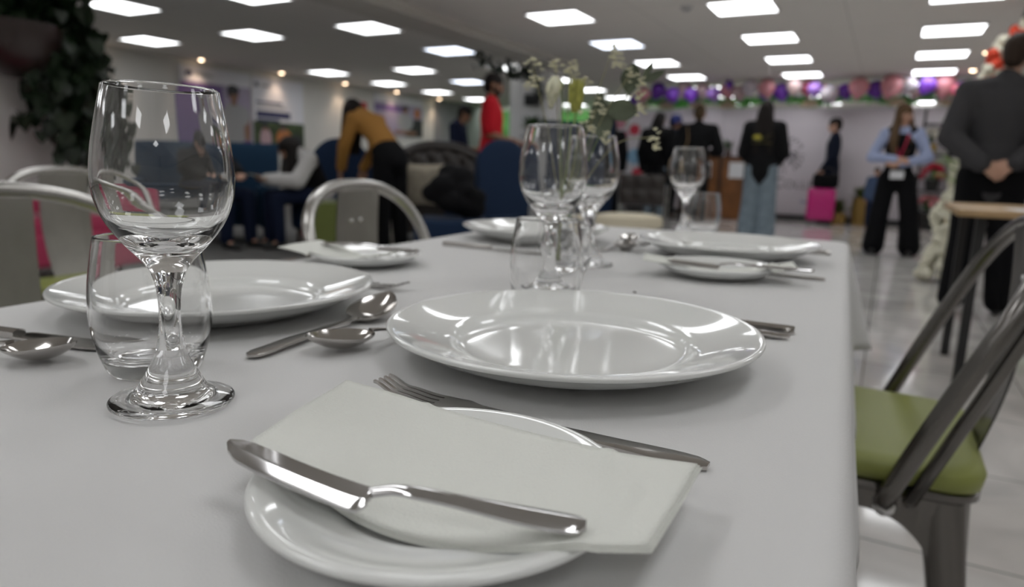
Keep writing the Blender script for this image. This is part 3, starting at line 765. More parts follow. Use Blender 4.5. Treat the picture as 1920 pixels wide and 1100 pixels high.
# ------------------------------------------------------------------ lounge furniture
BLUE = mat('navy_velvet', (.012, .026, .060), .78, sheen=.06, bump=.15, bscale=120); TEAL = mat('teal_blue_fabric', (.018, .048, .092), .8, sheen=.06)
WOODD = mat('dark_wood', (.05, .02, .012), .4); PINK = mat('raspberry_fabric', (.36, .018, .075), .7, sheen=.2)
def cushion(b, c, d, bev, rot=None, m=0): return b.box(c, d, m, rot, bev, 4)
def sofa(name, label, cat, loc, rz, w, dep, seat, back, m, arm=.14, armh=.60, legm=WOODD, backtop=None):
    t = thing(name, label, cat, loc, rz)
    cushion(MB(), (0, 0, seat-.15), (w, dep, .22), .05).build('base', m, t, 60)
    n = 1 if w < 1 else 2
    for k in range(n):
        cw = (w-2*arm)/n; cushion(MB(), (-(w-2*arm)/2+cw*(k+.5), .03, seat-.02), (cw-.01, dep-.10, .14), .05).build('seat_cushion', m, t, 60)
    b = MB()
    pts = []
    for i in range(25):
        u = i/24; x = lerp(-w/2, w/2, u); z = back if backtop is None else back-backtop*abs(2*u-1)**2.6
        pts.append((x, z))
    r1 = [[(x, -dep/2+.06+.05*math.sin(q)*.9, lerp(.28, z, .5)+math.cos(q)*(z-.28)*.5) for q in [2*PI*k/20 for k in range(20)]] for x, z in pts]
    b.rings(r1); b.build('backrest', m, t, 60)
    for s in (-1, 1):
        if arm: cushion(MB(), (s*(w/2-arm/2), .02, armh*.5+.08), (arm, dep, armh-.16), .06).build('armrest', m, t, 60)
        for q in (-1, 1): MB().cyl((s*(w/2-.07), q*(dep/2-.07), .18), (s*(w/2-.06), q*(dep/2-.06), 0), .028, .016).build('leg', legm, t)
    return t
sofa('blue_sofa', 'high backed blue sofa under the posters at left', 'sofa', (-6.34, 4.86, 0), math.radians(-141), 1.55, .75, .44, 1.02, TEAL)
sofa('blue_armchair', 'dark blue rounded armchair behind the leaning woman in white sleeves', 'armchair', (-5.15, 5.62, 0), math.radians(-150), .74, .75, .44, 1.10, BLUE, backtop=.28)
sofa('wing_chair', 'tall navy wing chair with curved top in front of the man in red', 'armchair', (-3.42, 5.86, 0), math.radians(66), .60, .62, .44, 1.10, BLUE, arm=.10, armh=.66, backtop=.16)
t = sofa('raspberry_sofa', 'raspberry pink sofa at the left edge behind the steel chairs', 'sofa', (-4.78, 2.15, 0), -PI/2, 1.9, .62, .43, .56, PINK, arm=.12, armh=.52)
sofa('booth_seat', 'tall navy booth seat far behind the flowers, left of the white art board', 'booth seat', (-4.05, 9.55, 0), math.radians(-158), 1.05, .70, .46, 1.52, BLUE)
# tufted leather chesterfield
LEA = mat('dark_brown_leather', (.022, .016, .013), .38, spec=.6)
t = thing('chesterfield_armchair', 'dark tufted leather armchair with curved back, beyond the beige cushion', 'armchair', (-4.38, 6.44, 0), math.radians(-146))
b = MB()
def tuft(u, v):
    a = lerp(-1, 1, u); x = .62*a; zt = 1.06-.30*abs(a)**2.4; z = lerp(.44, zt, v); y = -.30+.18*abs(a)**3
    k = abs(math.sin(a*11+v*7.5)*math.sin(a*11-v*7.5))
    return (x, y+.035*k+.05*math.sin(PI*v), z)
b.sheet(tuft, 64, 36); b.add(*(lambda q: (q.v, q.f))(MB().sheet(lambda u, v: ((lambda p: (p[0], p[1]-.14, p[2]))(tuft(u, v)) if True else 0), 24, 8)))
b.build('backrest', LEA, t, 180, fix=False)
b = MB(); b.tube([(.64*lerp(-1, 1, k/24), -.33+.18*abs(lerp(-1, 1, k/24))**3, 1.04-.30*abs(lerp(-1, 1, k/24))**2.4) for k in range(25)], .075, 14); b.build('top_roll', LEA, t, 180)
cushion(MB(), (0, 0, .36), (1.1, .62, .2), .06).build('seat_cushion', LEA, t, 60)
cushion(MB(), (0, 0, .2), (1.2, .66, .18), .04).build('base', LEA, t, 60)
for s in (-1, 1):
    cushion(MB(), (s*.6, .02, .40), (.16, .62, .5), .07).build('armrest', LEA, t, 60)
    for q in (-1, 1): MB().cyl((s*.52, q*.26, .12), (s*.52, q*.26, 0), .03, .02).build('leg', WOODD, t)
b = MB()
def pillow(w, h, th, m, name, label, loc, rot, group=None):
    b = MB(); n = 20
    for sg in (1, -1):
        o = len(b.v)
        for i in range(n+1):
            for j in range(n+1):
                x, y = 2*i/n-1, 2*j/n-1; f = max(0, (1-x**4)*(1-y**4))**.5
                b.v.append((x*w/2*(1-.06*(1-abs(y))*abs(x)), sg*f*th/2, y*h/2*(1-.06*(1-abs(x))*abs(y))))
        for i in range(n):
            for j in range(n):
                q = (o+i*(n+1)+j, o+(i+1)*(n+1)+j, o+(i+1)*(n+1)+j+1, o+i*(n+1)+j+1); b.f.append(q if sg < 0 else q[::-1]); b.m.append(0)
    ob = b.build(name, m, None, 180, loc, rot); return tag(ob, label, 'cushion', group)
pillow(.44, .44, .16, mat('beige_linen', (.38, .34, .27), .85, var=.15, vscale=14), 'cushion', 'beige cushion leaning on the dark tufted armchair', (-4.20, 5.88, .64), (-.25, 0, math.radians(-146)))
# upholstered blue bench with a black coat
t = thing('blue_ottoman', 'low navy upholstered ottoman under the black coat', 'ottoman', (-3.33, 5.10, 0), math.radians(28))
cushion(MB(), (0, 0, .28), (.60, .55, .24), .05).build('seat', BLUE, t, 60)
for sx in (-1, 1):
    for sy in (-1, 1): MB().cyl((sx*.24, sy*.22, .17), (sx*.24, sy*.22, 0), .022, .016).build('leg', WOODD, t)
COAT = mat('black_cloth', (.006, .006, .007), .8)
def lump(name, label, cat, loc, dims, m, seed, n=9, group=None, voxel=.018):
    rnd = random.Random(seed); b = MB()
    for k in range(n):
        f = k/n; b.ball((rnd.uniform(-.5, .5)*dims[0]*.55*(1-f*.5), rnd.uniform(-.5, .5)*dims[1]*.5, dims[2]*(.22+.62*f)), (dims[0]*rnd.uniform(.24, .36)*(1-f*.35), dims[1]*rnd.uniform(.25, .4), dims[2]*rnd.uniform(.16, .24)), 12)
    me = remesh(b, voxel, 4, m); o = link(name, me, None, loc); return tag(o, label, cat, group)
_tmp = []
def remesh(b, voxel, smooth, m):
    me = bpy.data.meshes.new('tmp'); me.from_pydata(b.v, [], b.f)
    bm = bmesh.new(); bm.from_mesh(me); bmesh.ops.recalc_face_normals(bm, faces=list(bm.faces)); bm.to_mesh(me); bm.free()
    o = bpy.data.objects.new('tmp', me); COL.objects.link(o)
    md = o.modifiers.new('r', 'REMESH'); md.mode = 'VOXEL'; md.voxel_size = voxel
    if smooth:
        s = o.modifiers.new('s', 'SMOOTH'); s.factor = .5; s.iterations = smooth
    dg = bpy.context.evaluated_depsgraph_get(); out = bpy.data.meshes.new_from_object(o.evaluated_get(dg))
    bpy.data.objects.remove(o); bpy.data.meshes.remove(me)
    out.materials.clear(); out.materials.append(m); out.shade_smooth()
    return out
lump('black_coat', 'bundled black coat on the navy ottoman beside the wing chair', 'coat', (-3.32, 5.10, .38), (.55, .40, .50), COAT, 2, 10)
# green pouf
OG = mat('olive_fabric', (.13, .155, .045), .8, sheen=.2)
t = thing('green_pouf', 'olive green box pouf seen through the hoop of the far left chair', 'pouf', (-4.30, 4.82, 0), math.radians(-146))
cushion(MB(), (0, 0, .27), (.52, .46, .46), .04).build('body', OG, t, 60); MB().tube([(.25*math.copysign(1, math.cos(a))*abs(math.cos(a))**.3, .22*math.copysign(1, math.sin(a))*abs(math.sin(a))**.3, .49) for a in [2*PI*k/40+.01 for k in range(40)]], .008, 6, loop=True).build('piping', OG, t, 180)
for sx in (-1, 1):
    for sy in (-1, 1): MB().cyl((sx*.2, sy*.17, .05), (sx*.2, sy*.17, 0), .02).build('leg', WOODD, t)
# white handbag
HB = mat('white_leather', (.6, .58, .52), .5); TAN = mat('tan_leather', (.30, .20, .10), .6)
t = thing('handbag', 'slouchy white handbag with tan strap standing behind the far left chair', 'bag', (-4.42, 5.60, 0), math.radians(-140))
b = MB()
b.rings([[(w*math.copysign(abs(math.cos(q))**.7, math.cos(q)), d*math.sin(q), z) for q in [2*PI*k/24 for k in range(24)]] for z, w, d in ((0, .17, .07), (.02, .2, .09), (.2, .19, .08), (.36, .15, .04), (.42, .14, .015))]); b.build('body', HB, t, 60)
MB().tube(spline([(-.14, 0, .40), (-.11, .02, .56), (0, .03, .62), (.11, .02, .56), (.14, 0, .40)], 6), .012, 8, flat=.5).build('strap', TAN, t, 180)
# cream round stool beyond the table
t = thing('round_stool', 'cream round upholstered stool just beyond the far table edge', 'stool', (-1.80, 5.35, 0))
MB().lathe([(0, .40), (.24, .40), (.27, .41), (.275, .45), (.26, .495), (.20, .505), (0, .508)], 40).build('seat', mat('cream_fabric', (.66, .60, .46), .8), t, 60)
for k in range(4):
    a = PI/4+k*PI/2; MB().cyl((.2*math.cos(a), .2*math.sin(a), .405), (.24*math.cos(a), .24*math.sin(a), 0), .02, .014).build('leg', WOODD, t)
# dark quilted waiting chair
t = thing('quilted_chair', 'dark quilted low back chair in front of the white art board', 'chair', (-2.95, 9.35, 0), math.radians(10))
b = MB(); b.sheet(lambda u, v: (lerp(-.30, .30, u), -.22-.02*abs(math.sin(u*9.4)*math.sin(v*6.3)), lerp(.38, .78, v)), 36, 24, 0); b.add(*(lambda q: (q.v, q.f))(MB().box((0, -.16, .58), (.6, .10, .4), bev=.03)))
b.build('backrest', LEA, t, 60); cushion(MB(), (0, .08, .42), (.6, .5, .12), .04).build('seat', LEA, t, 60)
CH = mat('chrome', (.6, .6, .6), .15, metal=1)
for s in (-1, 1):
    MB().tube([(s*.31, -.2, 0), (s*.31, -.2, .62), (s*.31, .3, .62), (s*.31, .3, 0)], .014, 8).build('leg_frame', CH, t)
# wooden side table at the right with a sheet of paper
OAK = mat('oak_top', (.42, .28, .14), .45, var=.25, vscale=5)
t = thing('side_table', 'light oak topped table with black legs at the right, below the clasped hands', 'table', (.92, 3.66, 0))
MB().box((0, 0, .742), (1.32, .80, .028), bev=.005).build('tabletop', OAK, t)
for sx in (-1, 1):
    for sy in (-1, 1): MB().box((sx*.57, sy*.33, .364), (.035, .035, .728)).build('leg', mat('black_metal'), t)
o = MB().box((0, 0, 0), (.297, .21, .002)).build('paper_sheet', mat('paper', (.85, .86, .88), .7), None, 0, (.60, 3.42, .7575), (0, 0, .1)); tag(o, 'white sheet of paper on the oak topped table', 'paper')
# posters on the left wall (flat printed boards)
WP = mat('poster_white', (.82, .82, .88), .45); PUR = mat('poster_purple', (.16, .09, .30), .45); LIL = mat('poster_lilac', (.42, .36, .50), .45); NAVY = mat('poster_navy', (.03, .035, .12), .45)
PSK = mat('poster_skin', (.30, .16, .10), .6); PDK = mat('poster_dark', (.03, .03, .035), .6); PGR = mat('poster_foliage', (.05, .08, .03), .6, var=.7, vscale=9); POR2 = mat('poster_orange', (.55, .20, .06), .6); PPK = mat('poster_pink', (.55, .38, .42), .6); PGY = mat('poster_grey', (.42, .42, .43), .6)
def poster(label, y0, y1, z0, z1, draw):
    t = thing('poster', label, 'poster', (X0+.02, (y0+y1)/2, (z0+z1)/2)); w, h = y1-y0, z1-z0
    MB().box((0, 0, 0), (.02, w, h)).build('board', WP, t, 0)
    mats = [WP, PUR, LIL, NAVY, PSK, PDK, PGR, POR2, PPK, PGY]; b = MB(); lv = [0]
    def rect(u0, v0, u1, v1, m): lv[0] += 1; b.box((.0105+.0004*lv[0], (.5*(u0+u1)-.5)*w, (.5*(v0+v1)-.5)*h), (.0008, (u1-u0)*w, (v1-v0)*h), m)
    def oval(u, v, ru, rv, m):
        lv[0] += 1; x = .0110+.0004*lv[0]; n = 20
        b.add([(x, (u-.5)*w+ru*w*math.cos(2*PI*k/n), (v-.5)*h+rv*h*math.sin(2*PI*k/n)) for k in range(n)], [tuple(range(n))], m)
    draw(rect, oval); b.build('print', mats, t, 0, fix=False); return t
def textmesh(body, size, m, parent, loc, rot, ext=.002, name='lettering', spacing=1.0, sx=1):
    cu = bpy.data.curves.new('txt', 'FONT'); cu.body = body; cu.size = size; cu.extrude = ext; cu.align_x = 'LEFT'; cu.space_character = spacing
    o = bpy.data.objects.new('txt', cu); COL.objects.link(o); dg = bpy.context.evaluated_depsgraph_get()
    me = bpy.data.meshes.new_from_object(o.evaluated_get(dg)); bpy.data.objects.remove(o); bpy.data.curves.remove(cu)
    me.materials.clear(); me.materials.append(m); q = link(name, me, parent, loc, rot); q.scale = (sx, 1, 1); return q
def d1(rect, oval):
    rect(0, 0, 1, 1, 2); rect(0, .82, 1, 1, 0); rect(0, .0, .58, .80, 1); oval(.12, .91, .05, .03, 3); rect(.2, .89, .45, .91, 9); rect(.2, .92, .40, .935, 9)
    rect(.56, .12, .98, .52, 9); rect(.50, .05, .62, .50, 9); oval(.74, .40, .19, .22, 9); oval(.93, .30, .05, .22, 4); oval(.90, .46, .07, .12, 9); rect(.86, .0, 1, .14, 1)
    rect(.70, .58, .78, .68, 4); oval(.74, .72, .075, .085, 4); oval(.735, .775, .09, .06, 5); oval(.665, .73, .02, .05, 5); rect(.60, .0, .90, .12, 5)
poster('tall purple and white poster of a standing youth, nearest on the left wall', 7.92, 9.38, .95, 2.36, d1)
def d2(rect, oval):
    rect(0, 0, 1, .42, 6); rect(.06, .47, .72, .56, 3); rect(.06, .42, .5, .455, 3); rect(.06, .60, .62, .635, 9); rect(.06, .66, .56, .69, 3); oval(.08, .90, .04, .035, 3); rect(.16, .88, .34, .91, 9)
    oval(.22, .18, .11, .16, 8); oval(.22, .34, .05, .055, 4); oval(.22, .365, .055, .04, 5); rect(.1, .0, .32, .08, 8); oval(.58, .20, .16, .13, 7); oval(.56, .34, .055, .06, 4); oval(.56, .37, .06, .04, 5); rect(.42, .0, .72, .10, 4); oval(.84, .15, .12, .12, 5)
poster('white and navy poster with a photo of two people outdoors, middle of the left wall', 9.43, 10.72, .95, 2.34, d2)
def d3(rect, oval):
    rect(0, 0, 1, 1, 2); rect(0, .80, 1, 1, 0); rect(0, .60, .66, .72, 1); rect(.05, .1, .5, .58, 2); rect(.62, .0, 1, .45, 5); oval(.62, .36, .17, .22, 9); oval(.62, .66, .06, .10, 4); oval(.62, .72, .07, .05, 5); rect(.40, .05, .86, .14, 4); oval(.88, .60, .06, .14, 7)
poster('lilac poster of a person in white, farthest along the left wall', 12.95, 14.85, 1.45, 2.40, d3)
t = thing('fire_alarm', 'small red box on the left wall above the bending woman', 'alarm', (X0+.03, 12.55, 2.02)); MB().box((0, 0, 0), (.06, .26, .24), bev=.02).build('cover', mat('alarm_red', (.5, .01, .02), .4), t)
t = thing('white_leaflet_table', 'white round table below the lilac poster', 'table', (-8.9, 11.7, 0)); MB().lathe([(0, .98), (.5, .98), (.52, .99), (.52, 1.01), (.5, 1.02), (0, 1.02)], 32).build('tabletop', mat('white_laminate', (.7, .7, .72), .4), t, 50); MB().cyl((0, 0, .98), (0, 0, .02), .05).build('column', CH, t); MB().lathe([(0, 0), (.3, 0), (.3, .015), (0, .03)], 32).build('base', CH, t, 50)
# ------------------------------------------------------------------ the white partition, desk, decorations
BD = mat('partition_white', (.68, .635, .68), .5); BLK = mat('black_metal'); INK = mat('faded_grey_print', (.13, .12, .14), .6)
PY = 13.60
t = thing('partition', 'long white exhibition partition with a printed logo across the back', 'partition', (-.95, PY, 0))
PW = 7.5
MB().box((0, 0, 1.02), (PW, .06, 1.86), bev=.004).build('panel', BD, t)
MB().box((0, 0, .045), (PW, .10, .09)).build('plinth', BLK, t)
MB().box((0, 0, 1.965), (PW, .075, .03)).build('top_rail', mat('white_laminate', (.75, .74, .76), .4), t)
for k in range(5): MB().box((-PW/2+PW*(k+.0)/4, -.034, 1.0), (.006, .004, 1.84)).build('joint', mat('partition_joint', (.36, .34, .36), .6), t)
fx = -PW/2
LX = -1.84+.95
textmesh('C', .27, INK, t, (LX, -.031, .565), (PI/2, 0, 0)); textmesh('OLLEGE', .205, INK, t, (LX+.19, -.031, .565), (PI/2, 0, 0), spacing=1.08)
# burst of leaf-like marks above the lettering
b = MB(); rnd = random.Random(11)
for k in range(26):
    a = 2*PI*k/26; 
    for r0, r1, w in ((.17, .24, .012), (.27, .33, .016)):
        if rnd.random() < .2: continue
        aa = a+rnd.uniform(-.06, .06); c, s = math.cos(aa), math.sin(aa); r = (r0+r1)/2; b.box((r*c, 0, r*s), (r1-r0, .002, w*rnd.uniform(.8, 2.2)), rot=(0, -aa+rnd.uniform(-.7, .7), 0))
for k in range(7):
    b.box((rnd.uniform(-.05, .18), 0, rnd.uniform(-.14, .10)), (rnd.uniform(.04, .12), .002, .035), rot=(0, rnd.uniform(-1, 1), 0))
b.build('logo', INK, t, 0, (-1.68+.95, -.032, 1.16))
for x, z, w in ((-.95, .40, .3), (-1.25, .33, .2), (-.1, 1.45, .26), (.0, 1.1, .14)):
    MB().box((x+.95, -.031, z), (w, .002, .05)).build('small_print', mat('faint_print', (.40, .38, .50), .6), t, 0)
# art board with coloured circles
t = thing('art_board', 'white board with red and blue round shapes at the left end of the partition', 'board', (-4.45, 13.30, 0))
MB().box((0, 0, .95), (1.05, .03, 1.5), bev=.004).build('panel', mat('board_white', (.52, .50, .53), .5), t)
for x, z, r, c in ((.00, 1.58, .105, 'red'), (-.24, 1.14, .095, 'red'), (.03, 1.07, .15, 'blue'), (-.30, 1.72, .12, 'rose'), (-.2, 1.48, .09, 'rose'), (.1, .75, .1, 'red')):
    m = {'red': mat('art_red', (.50, .03, .06), .6), 'blue': mat('art_blue', (.20, .36, .52), .6), 'rose': mat('art_rose', (.50, .20, .26), .6)}[c]
    MB().lathe([(0, 0), (r, 0), (r, .008), (0, .008)], 28).build('round_shape', m, t, 40, (x, -.016, z), (PI/2, 0, 0))
for s in (-1, 1): MB().box((s*.45, 0, .12), (.04, .35, .03)).build('foot', BLK, t); MB().box((s*.45, .0, .2), (.03, .03, .3)).build('post', BLK, t)
# reception desk
DK = mat('desk_brown', (.20, .075, .018), .5, var=.25, vscale=4); DKD = mat('desk_dark', (.06, .025, .012), .5)
t = thing('reception_desk', 'brown wooden reception desk between the person in black and the partition', 'desk', (-2.62, 12.85, 0))
MB().box((-.1, 0, .54), (1.1, .55, 1.06), bev=.005).build('carcass', DK, t); MB().box((-.1, 0, 1.085), (1.16, .62, .035), bev=.005).build('counter', DKD, t)
for x in (-.65, .02, .45): MB().box((x, -.285, .54), (.06, .03, 1.04)).build('panel_strip', DKD, t)
for x, lab in ((-.28, 'white notice taped on the desk front, left'), (.30, 'white notice taped on the desk front, right')):
    o = MB().box((0, 0, 0), (.27, .003, .27)).build('notice', mat('paper'), None, 0, (-2.62+x, 12.85-.2775, .86)); tag(o, lab, 'paper')
t = thing('small_plant', 'small plant in a dark pot on the reception desk', 'plant', (-2.55, 12.85, 1.103)); MB().lathe([(0, 0), (.05, 0), (.06, .1), (0, .1)], 16).build('pot', DKD, t)
b = MB(); rnd = random.Random(2)
for k in range(30):
    a = rnd.uniform(0, 6.28); leaf_at(b, (0, 0, .1), (.14*math.cos(a), .14*math.sin(a), .1+rnd.uniform(.02, .2)), .02)
b.build('leaves', mat('green_leaf'), t, 180)
# green foliage trough on top of the partition
GRN = mat('bright_green_foliage', (.13, .60, .09), .6, var=.55, vscale=7)
rnd = random.Random(21); b = MB()
for k in range(2600):
    x = rnd.uniform(-PW/2, PW/2); c = Vector((x, rnd.gauss(0, .03), rnd.uniform(0, .12)+.04*math.sin(x*5)))
    a = rnd.uniform(0, 6.28); d = Vector((math.cos(a), math.sin(a)*.6, rnd.uniform(-.3, 1))).normalized()*rnd.uniform(.07, .15); s = Vector((-d.y, d.x, .3)).normalized()*.018
    b.add([c, c+d*.5+s, c+d, c+d*.5-s], [(0, 1, 2, 3)])
o = b.build('foliage_garland', GRN, None, 0, (-.95, PY, 2.05), fix=False); tag(o, 'bright green foliage along the top of the white partition', 'foliage', None, 'stuff')
PALM = mat('dried_palm', (.62, .50, .34), .7)
def palm(x, z, lab):
    b = MB()
    for k in range(13):
        a = lerp(-1.25, 1.25, k/12); b2 = (.18*math.sin(a), -.10, .16*math.cos(a)-.02)
        leaf_at(b, (0, -.05, 0), b2, .014, Vector((0, 1, 0)))
    o = b.build('dried_palm', PALM, None, 180, (x, PY-.05, z), fix=False); tag(o, lab, 'dried leaf', 'dried palm fans on the partition')
for x in (-4.4, -3.9, -3.3, -2.75, -1.35, .0, .75, 1.4): palm(x, 1.99, 'pale dried palm fan in the green foliage on the white partition')
# balloons
BCOL = {'purple': (.19, .05, .50), 'pink': (.72, .32, .36), 'blush': (.70, .52, .52), 'white': (.66, .60, .66), 'lilac': (.42, .22, .72), 'rose': (.62, .14, .20)}
bm_ = {}
def balloon(col, x, z, r, y=PY-.06):
    lab = {'purple': 'deep purple balloon', 'pink': 'salmon pink balloon', 'blush': 'pale blush balloon', 'white': 'greyish white balloon', 'lilac': 'bright lilac balloon', 'rose': 'rose red balloon'}[col]+' in the garland above the white partition'
    t = thing('balloon', lab, 'balloon', (x, y, z), random.uniform(0, 6), col+' balloons above the partition'); t.scale = (r, r, r)
    t.rotation_euler = (random.uniform(-.5, .5), random.uniform(-.5, .5), 0)
    m = mat('balloon_'+col, BCOL[col], .3, sss=.15, coat=.2)
    if col in bm_: link('skin', bm_[col][0], t); link('knot', bm_[col][1], t)
    else:
        a = MB().lathe(prof([(0, -1.15), (.12, -1.1), (.42, -.85), (.82, -.35), (.98, .12), (.86, .58), (.5, .9), (0, 1.02)], 5), 24).build('skin', m, t, 180)
        k = MB().lathe([(.03, -1.12), (.11, -1.24), (.0, -1.2)], 10).build('knot', m, t, 180); bm_[col] = (a.data, k.data)
def bx(px): return {1182: -4.7}.get(px, 0)
seq = [(-4.50, 1.38, 'purple', .12), (-4.22, 1.44, 'pink', .15), (-3.95, 1.52, 'purple', .17), (-3.55, 1.42, 'purple', .16), (-3.35, 1.53, 'blush', .15), (-3.12, 1.41, 'purple', .15), (-2.92, 1.50, 'blush', .16), (-2.62, 1.42, 'lilac', .14), (-2.38, 1.49, 'pink', .16), (-2.30, 1.58, 'purple', .08), (-2.12, 1.45, 'blush', .15), (-1.86, 1.52, 'white', .15), (-1.60, 1.44, 'purple', .12), (-1.52, 1.50, 'pink', .17), (-1.25, 1.45, 'purple', .17), (-.98, 1.52, 'blush', .15),
       (-.72, 1.50, 'rose', .15), (-.57, 1.46, 'lilac', .14), (-.42, 1.47, 'rose', .11), (-.28, 1.38, 'white', .17), (-.02, 1.44, 'purple', .14), (.24, 1.47, 'pink', .18), (.54, 1.46, 'purple', .16), (.82, 1.48, 'pink', .20), (.86, 1.54, 'purple', .12), (1.10, 1.49, 'white', .14), (1.25, 1.40, 'blush', .12), (1.42, 1.47, 'purple', .15), (1.72, 1.49, 'pink', .20), (1.92, 1.40, 'rose', .10), (2.06, 1.43, 'lilac', .16), (2.26, 1.46, 'white', .16), (2.5, 1.46, 'pink', .16)]
random.seed(5)
for i, (x, z, c, r) in enumerate(seq): balloon(c, -4.62+(x+4.62)*.83, z+.89-.10, r*.92, PY-.20-.20*(i % 2))
cp = [(-4.62+(x+4.62)*.83, PY-.20-.20*(i % 2), z+.79-r*.92*1.10) for i, (x, z, c, r) in enumerate(seq)]
o = MB().tube([(cp[0][0]-.15, PY-.03, 1.975)]+cp+[(cp[-1][0]+.15, PY-.03, 1.975)], .006, 6).build('garland_cord', mat('faint_print', (.40, .38, .50), .6), None, 180); tag(o, 'thin cord stringing the balloons together along the white partition', 'cord')
# green wall far behind, and lamps added to brighten its green
GW = mat('green_wall_leaves', (.12, .33, .09), .7, var=.5, vscale=5, bump=1, bscale=14)
o = MB().box((-8.2, Y1-.06, 1.2), (6.0, .1, 2.38)).build('wall_back', GW); struct(o)
for x in (-10, -8, -6.2):
    t = thing('added_wash_lamp', 'added ceiling lamp brightening the far green wall', 'lamp', (x, 17.6, CEIL-.03), 0, 'added lamps brightening the green wall'); MB().box((0, 0, 0), (.9, .08, .05)).build('housing', FR, t)
    ld = bpy.data.lights.new('wash', 'AREA'); ld.shape = 'RECTANGLE'; ld.size = .9; ld.size_y = .06; ld.energy = 9; ld.color = (.9, 1, .88)
    lo = bpy.data.objects.new('wash', ld); COL.objects.link(lo); lo.parent = t; lo.location = (0, .0, -.03); lo.rotation_euler = (math.radians(45), 0, 0)
# suitcase and bag
SUP = mat('magenta_shell', (.56, .012, .20), .35, coat=.3)
t = thing('suitcase', 'magenta wheeled suitcase at the feet of the man in the navy suit', 'suitcase', (-.94, 12.72, 0), .1)
b = MB().box((0, 0, .34), (.43, .24, .54), bev=.06, seg=4); b.build('shell', SUP, t, 60)
for k in range(5): MB().box((-.14+.07*k, -.121, .34), (.012, .006, .40), bev=.002).build('rib', SUP, t)
for sx in (-1, 1):
    for sy in (-1, 1): MB().cyl((sx*.16-.012, sy*.08, .034), (sx*.16+.012, sy*.08, .034), .034).build('wheel', BLK, t)
MB().tube([(-.09, .09, .6), (-.09, .09, .72), (.09, .09, .72), (.09, .09, .6)], .010, 8).build('handle', BLK, t)
t = thing('black_holdall', 'black holdall resting on top of the magenta suitcase', 'bag', (-.90, 12.70, .613), .1)
MB().box((0, 0, .115), (.40, .20, .23), bev=.05, seg=4).build('body', mat('black_cloth'), t, 60)
MB().tube(spline([(-.12, 0, .21), (-.10, 0, .30), (0, 0, .33), (.10, 0, .30), (.12, 0, .21)], 5), .011, 8).build('handle', mat('black_plastic'), t, 180)
# gold basket planters
GOLD = mat('woven_gold', (.30, .19, .05), .5, metal=.3, bump=.6, bscale=90)
def gold(x, y, r, h, lab, seed):
    rnd = random.Random(seed); t = thing('basket_plant', lab, 'plant', (x, y, 0))
    b = MB().lathe([(0, 0), (r*.8, 0), (r, h*.5), (r*.9, h), (r*.8, h*.98), (0, h*.9)], 24); b.build('basket', GOLD, t, 50); b = MB()
    for k in range(60):
        a = rnd.uniform(0, 6.28); L = rnd.uniform(.14, .3); e = rnd.uniform(.3, 1.4); leaf_at(b, (0, 0, h*.9), (L*math.cos(a)*math.cos(e), L*math.sin(a)*math.cos(e), h*.9+L*math.sin(e)), .022)
    b.build('leaves', mat('olive_leaf', (.10, .13, .03), .6, var=.4), t, 180)
gold(-.36, 13.18, .13, .46, 'taller gold basket of green leaves against the partition', 3); gold(-.68, 13.02, .14, .20, 'low gold basket of green leaves on the floor by the partition', 4)
# display rack with flowers
t = thing('display_rack', 'black open display rack of flowers behind the woman with the lanyard', 'rack', (.98, 13.15, 0))
for sx in (-1, 1):
    for sy in (-1, 1): MB().box((sx*.55, sy*.18, .95), (.03, .03, 1.9)).build('post', BLK, t)
LV = (.08, .62, 1.18, 1.66)
for z in LV: MB().box((0, 0, z), (1.12, .38, .025)).build('shelf', BLK, t)
def bunch(lab, x, z, r, h, cm, n, seed, pot=None, y=13.10, g=None, wreath=False):
    rnd = random.Random(seed); t = thing('flower_arrangement', lab, 'flowers', (.98+x, y, z+.0135), 0, g)
    if pot: MB().lathe([(0, 0), (r*.5, 0), (r*.62, h*.4), (r*.5, h*.42), (0, h*.38)], 18).build('pot', pot, t, 50)
    b = MB()
    for k in range(n):
        a = rnd.uniform(0, 6.28); e = rnd.uniform(-.2, 1.5); q = Vector((math.cos(a)*math.cos(e)*r, math.sin(a)*math.cos(e)*r*.7, h*.55+math.sin(e)*h*.42)); b.ball(q, rnd.uniform(.03, .055), 8)
    b.build('blooms', cm, t, 180); b = MB()
    for k in range(n):
        a = rnd.uniform(0, 6.28); e = rnd.uniform(-.3, 1.4); d = Vector((math.cos(a)*math.cos(e), math.sin(a)*math.cos(e)*.7, math.sin(e)))*r*1.35; leaf_at(b, (0, 0, h*.45), Vector((0, 0, h*.5))+d, .03)
    b.build('leaves', mat('green_leaf'), t, 180)
RED = mat('red_bloom', (.42, .012, .04), .6); WHB = mat('white_bloom', (.75, .72, .62), .6); YEL = mat('golden_pot', (.45, .30, .05), .4, metal=.4); PKB = mat('pink_bloom', (.55, .20, .22), .6)
bunch('red flowers on the top shelf of the display rack', -.10, 1.18, .16, .40, RED, 26, 1, BLK); bunch('red flowers at the right of the upper middle shelf', .36, 1.18, .14, .36, RED, 22, 2, BLK)
bunch('green and white flowers at the left of the upper middle shelf', -.42, 1.18, .13, .40, WHB, 14, 3, YEL); bunch('red flowers on the left of the lower middle shelf', -.34, .62, .17, .40, RED, 26, 4, BLK)
bunch('pink and white flowers at the left of the bottom shelf', -.36, .08, .20, .44, PKB, 26, 5, BLK); bunch('red and white flowers at the right of the bottom shelf', .22, .08, .20, .44, RED, 24, 6, BLK); bunch('white blooms in the middle of the bottom shelf', -.06, .08, .14, .34, WHB, 18, 7, YEL, 13.02)
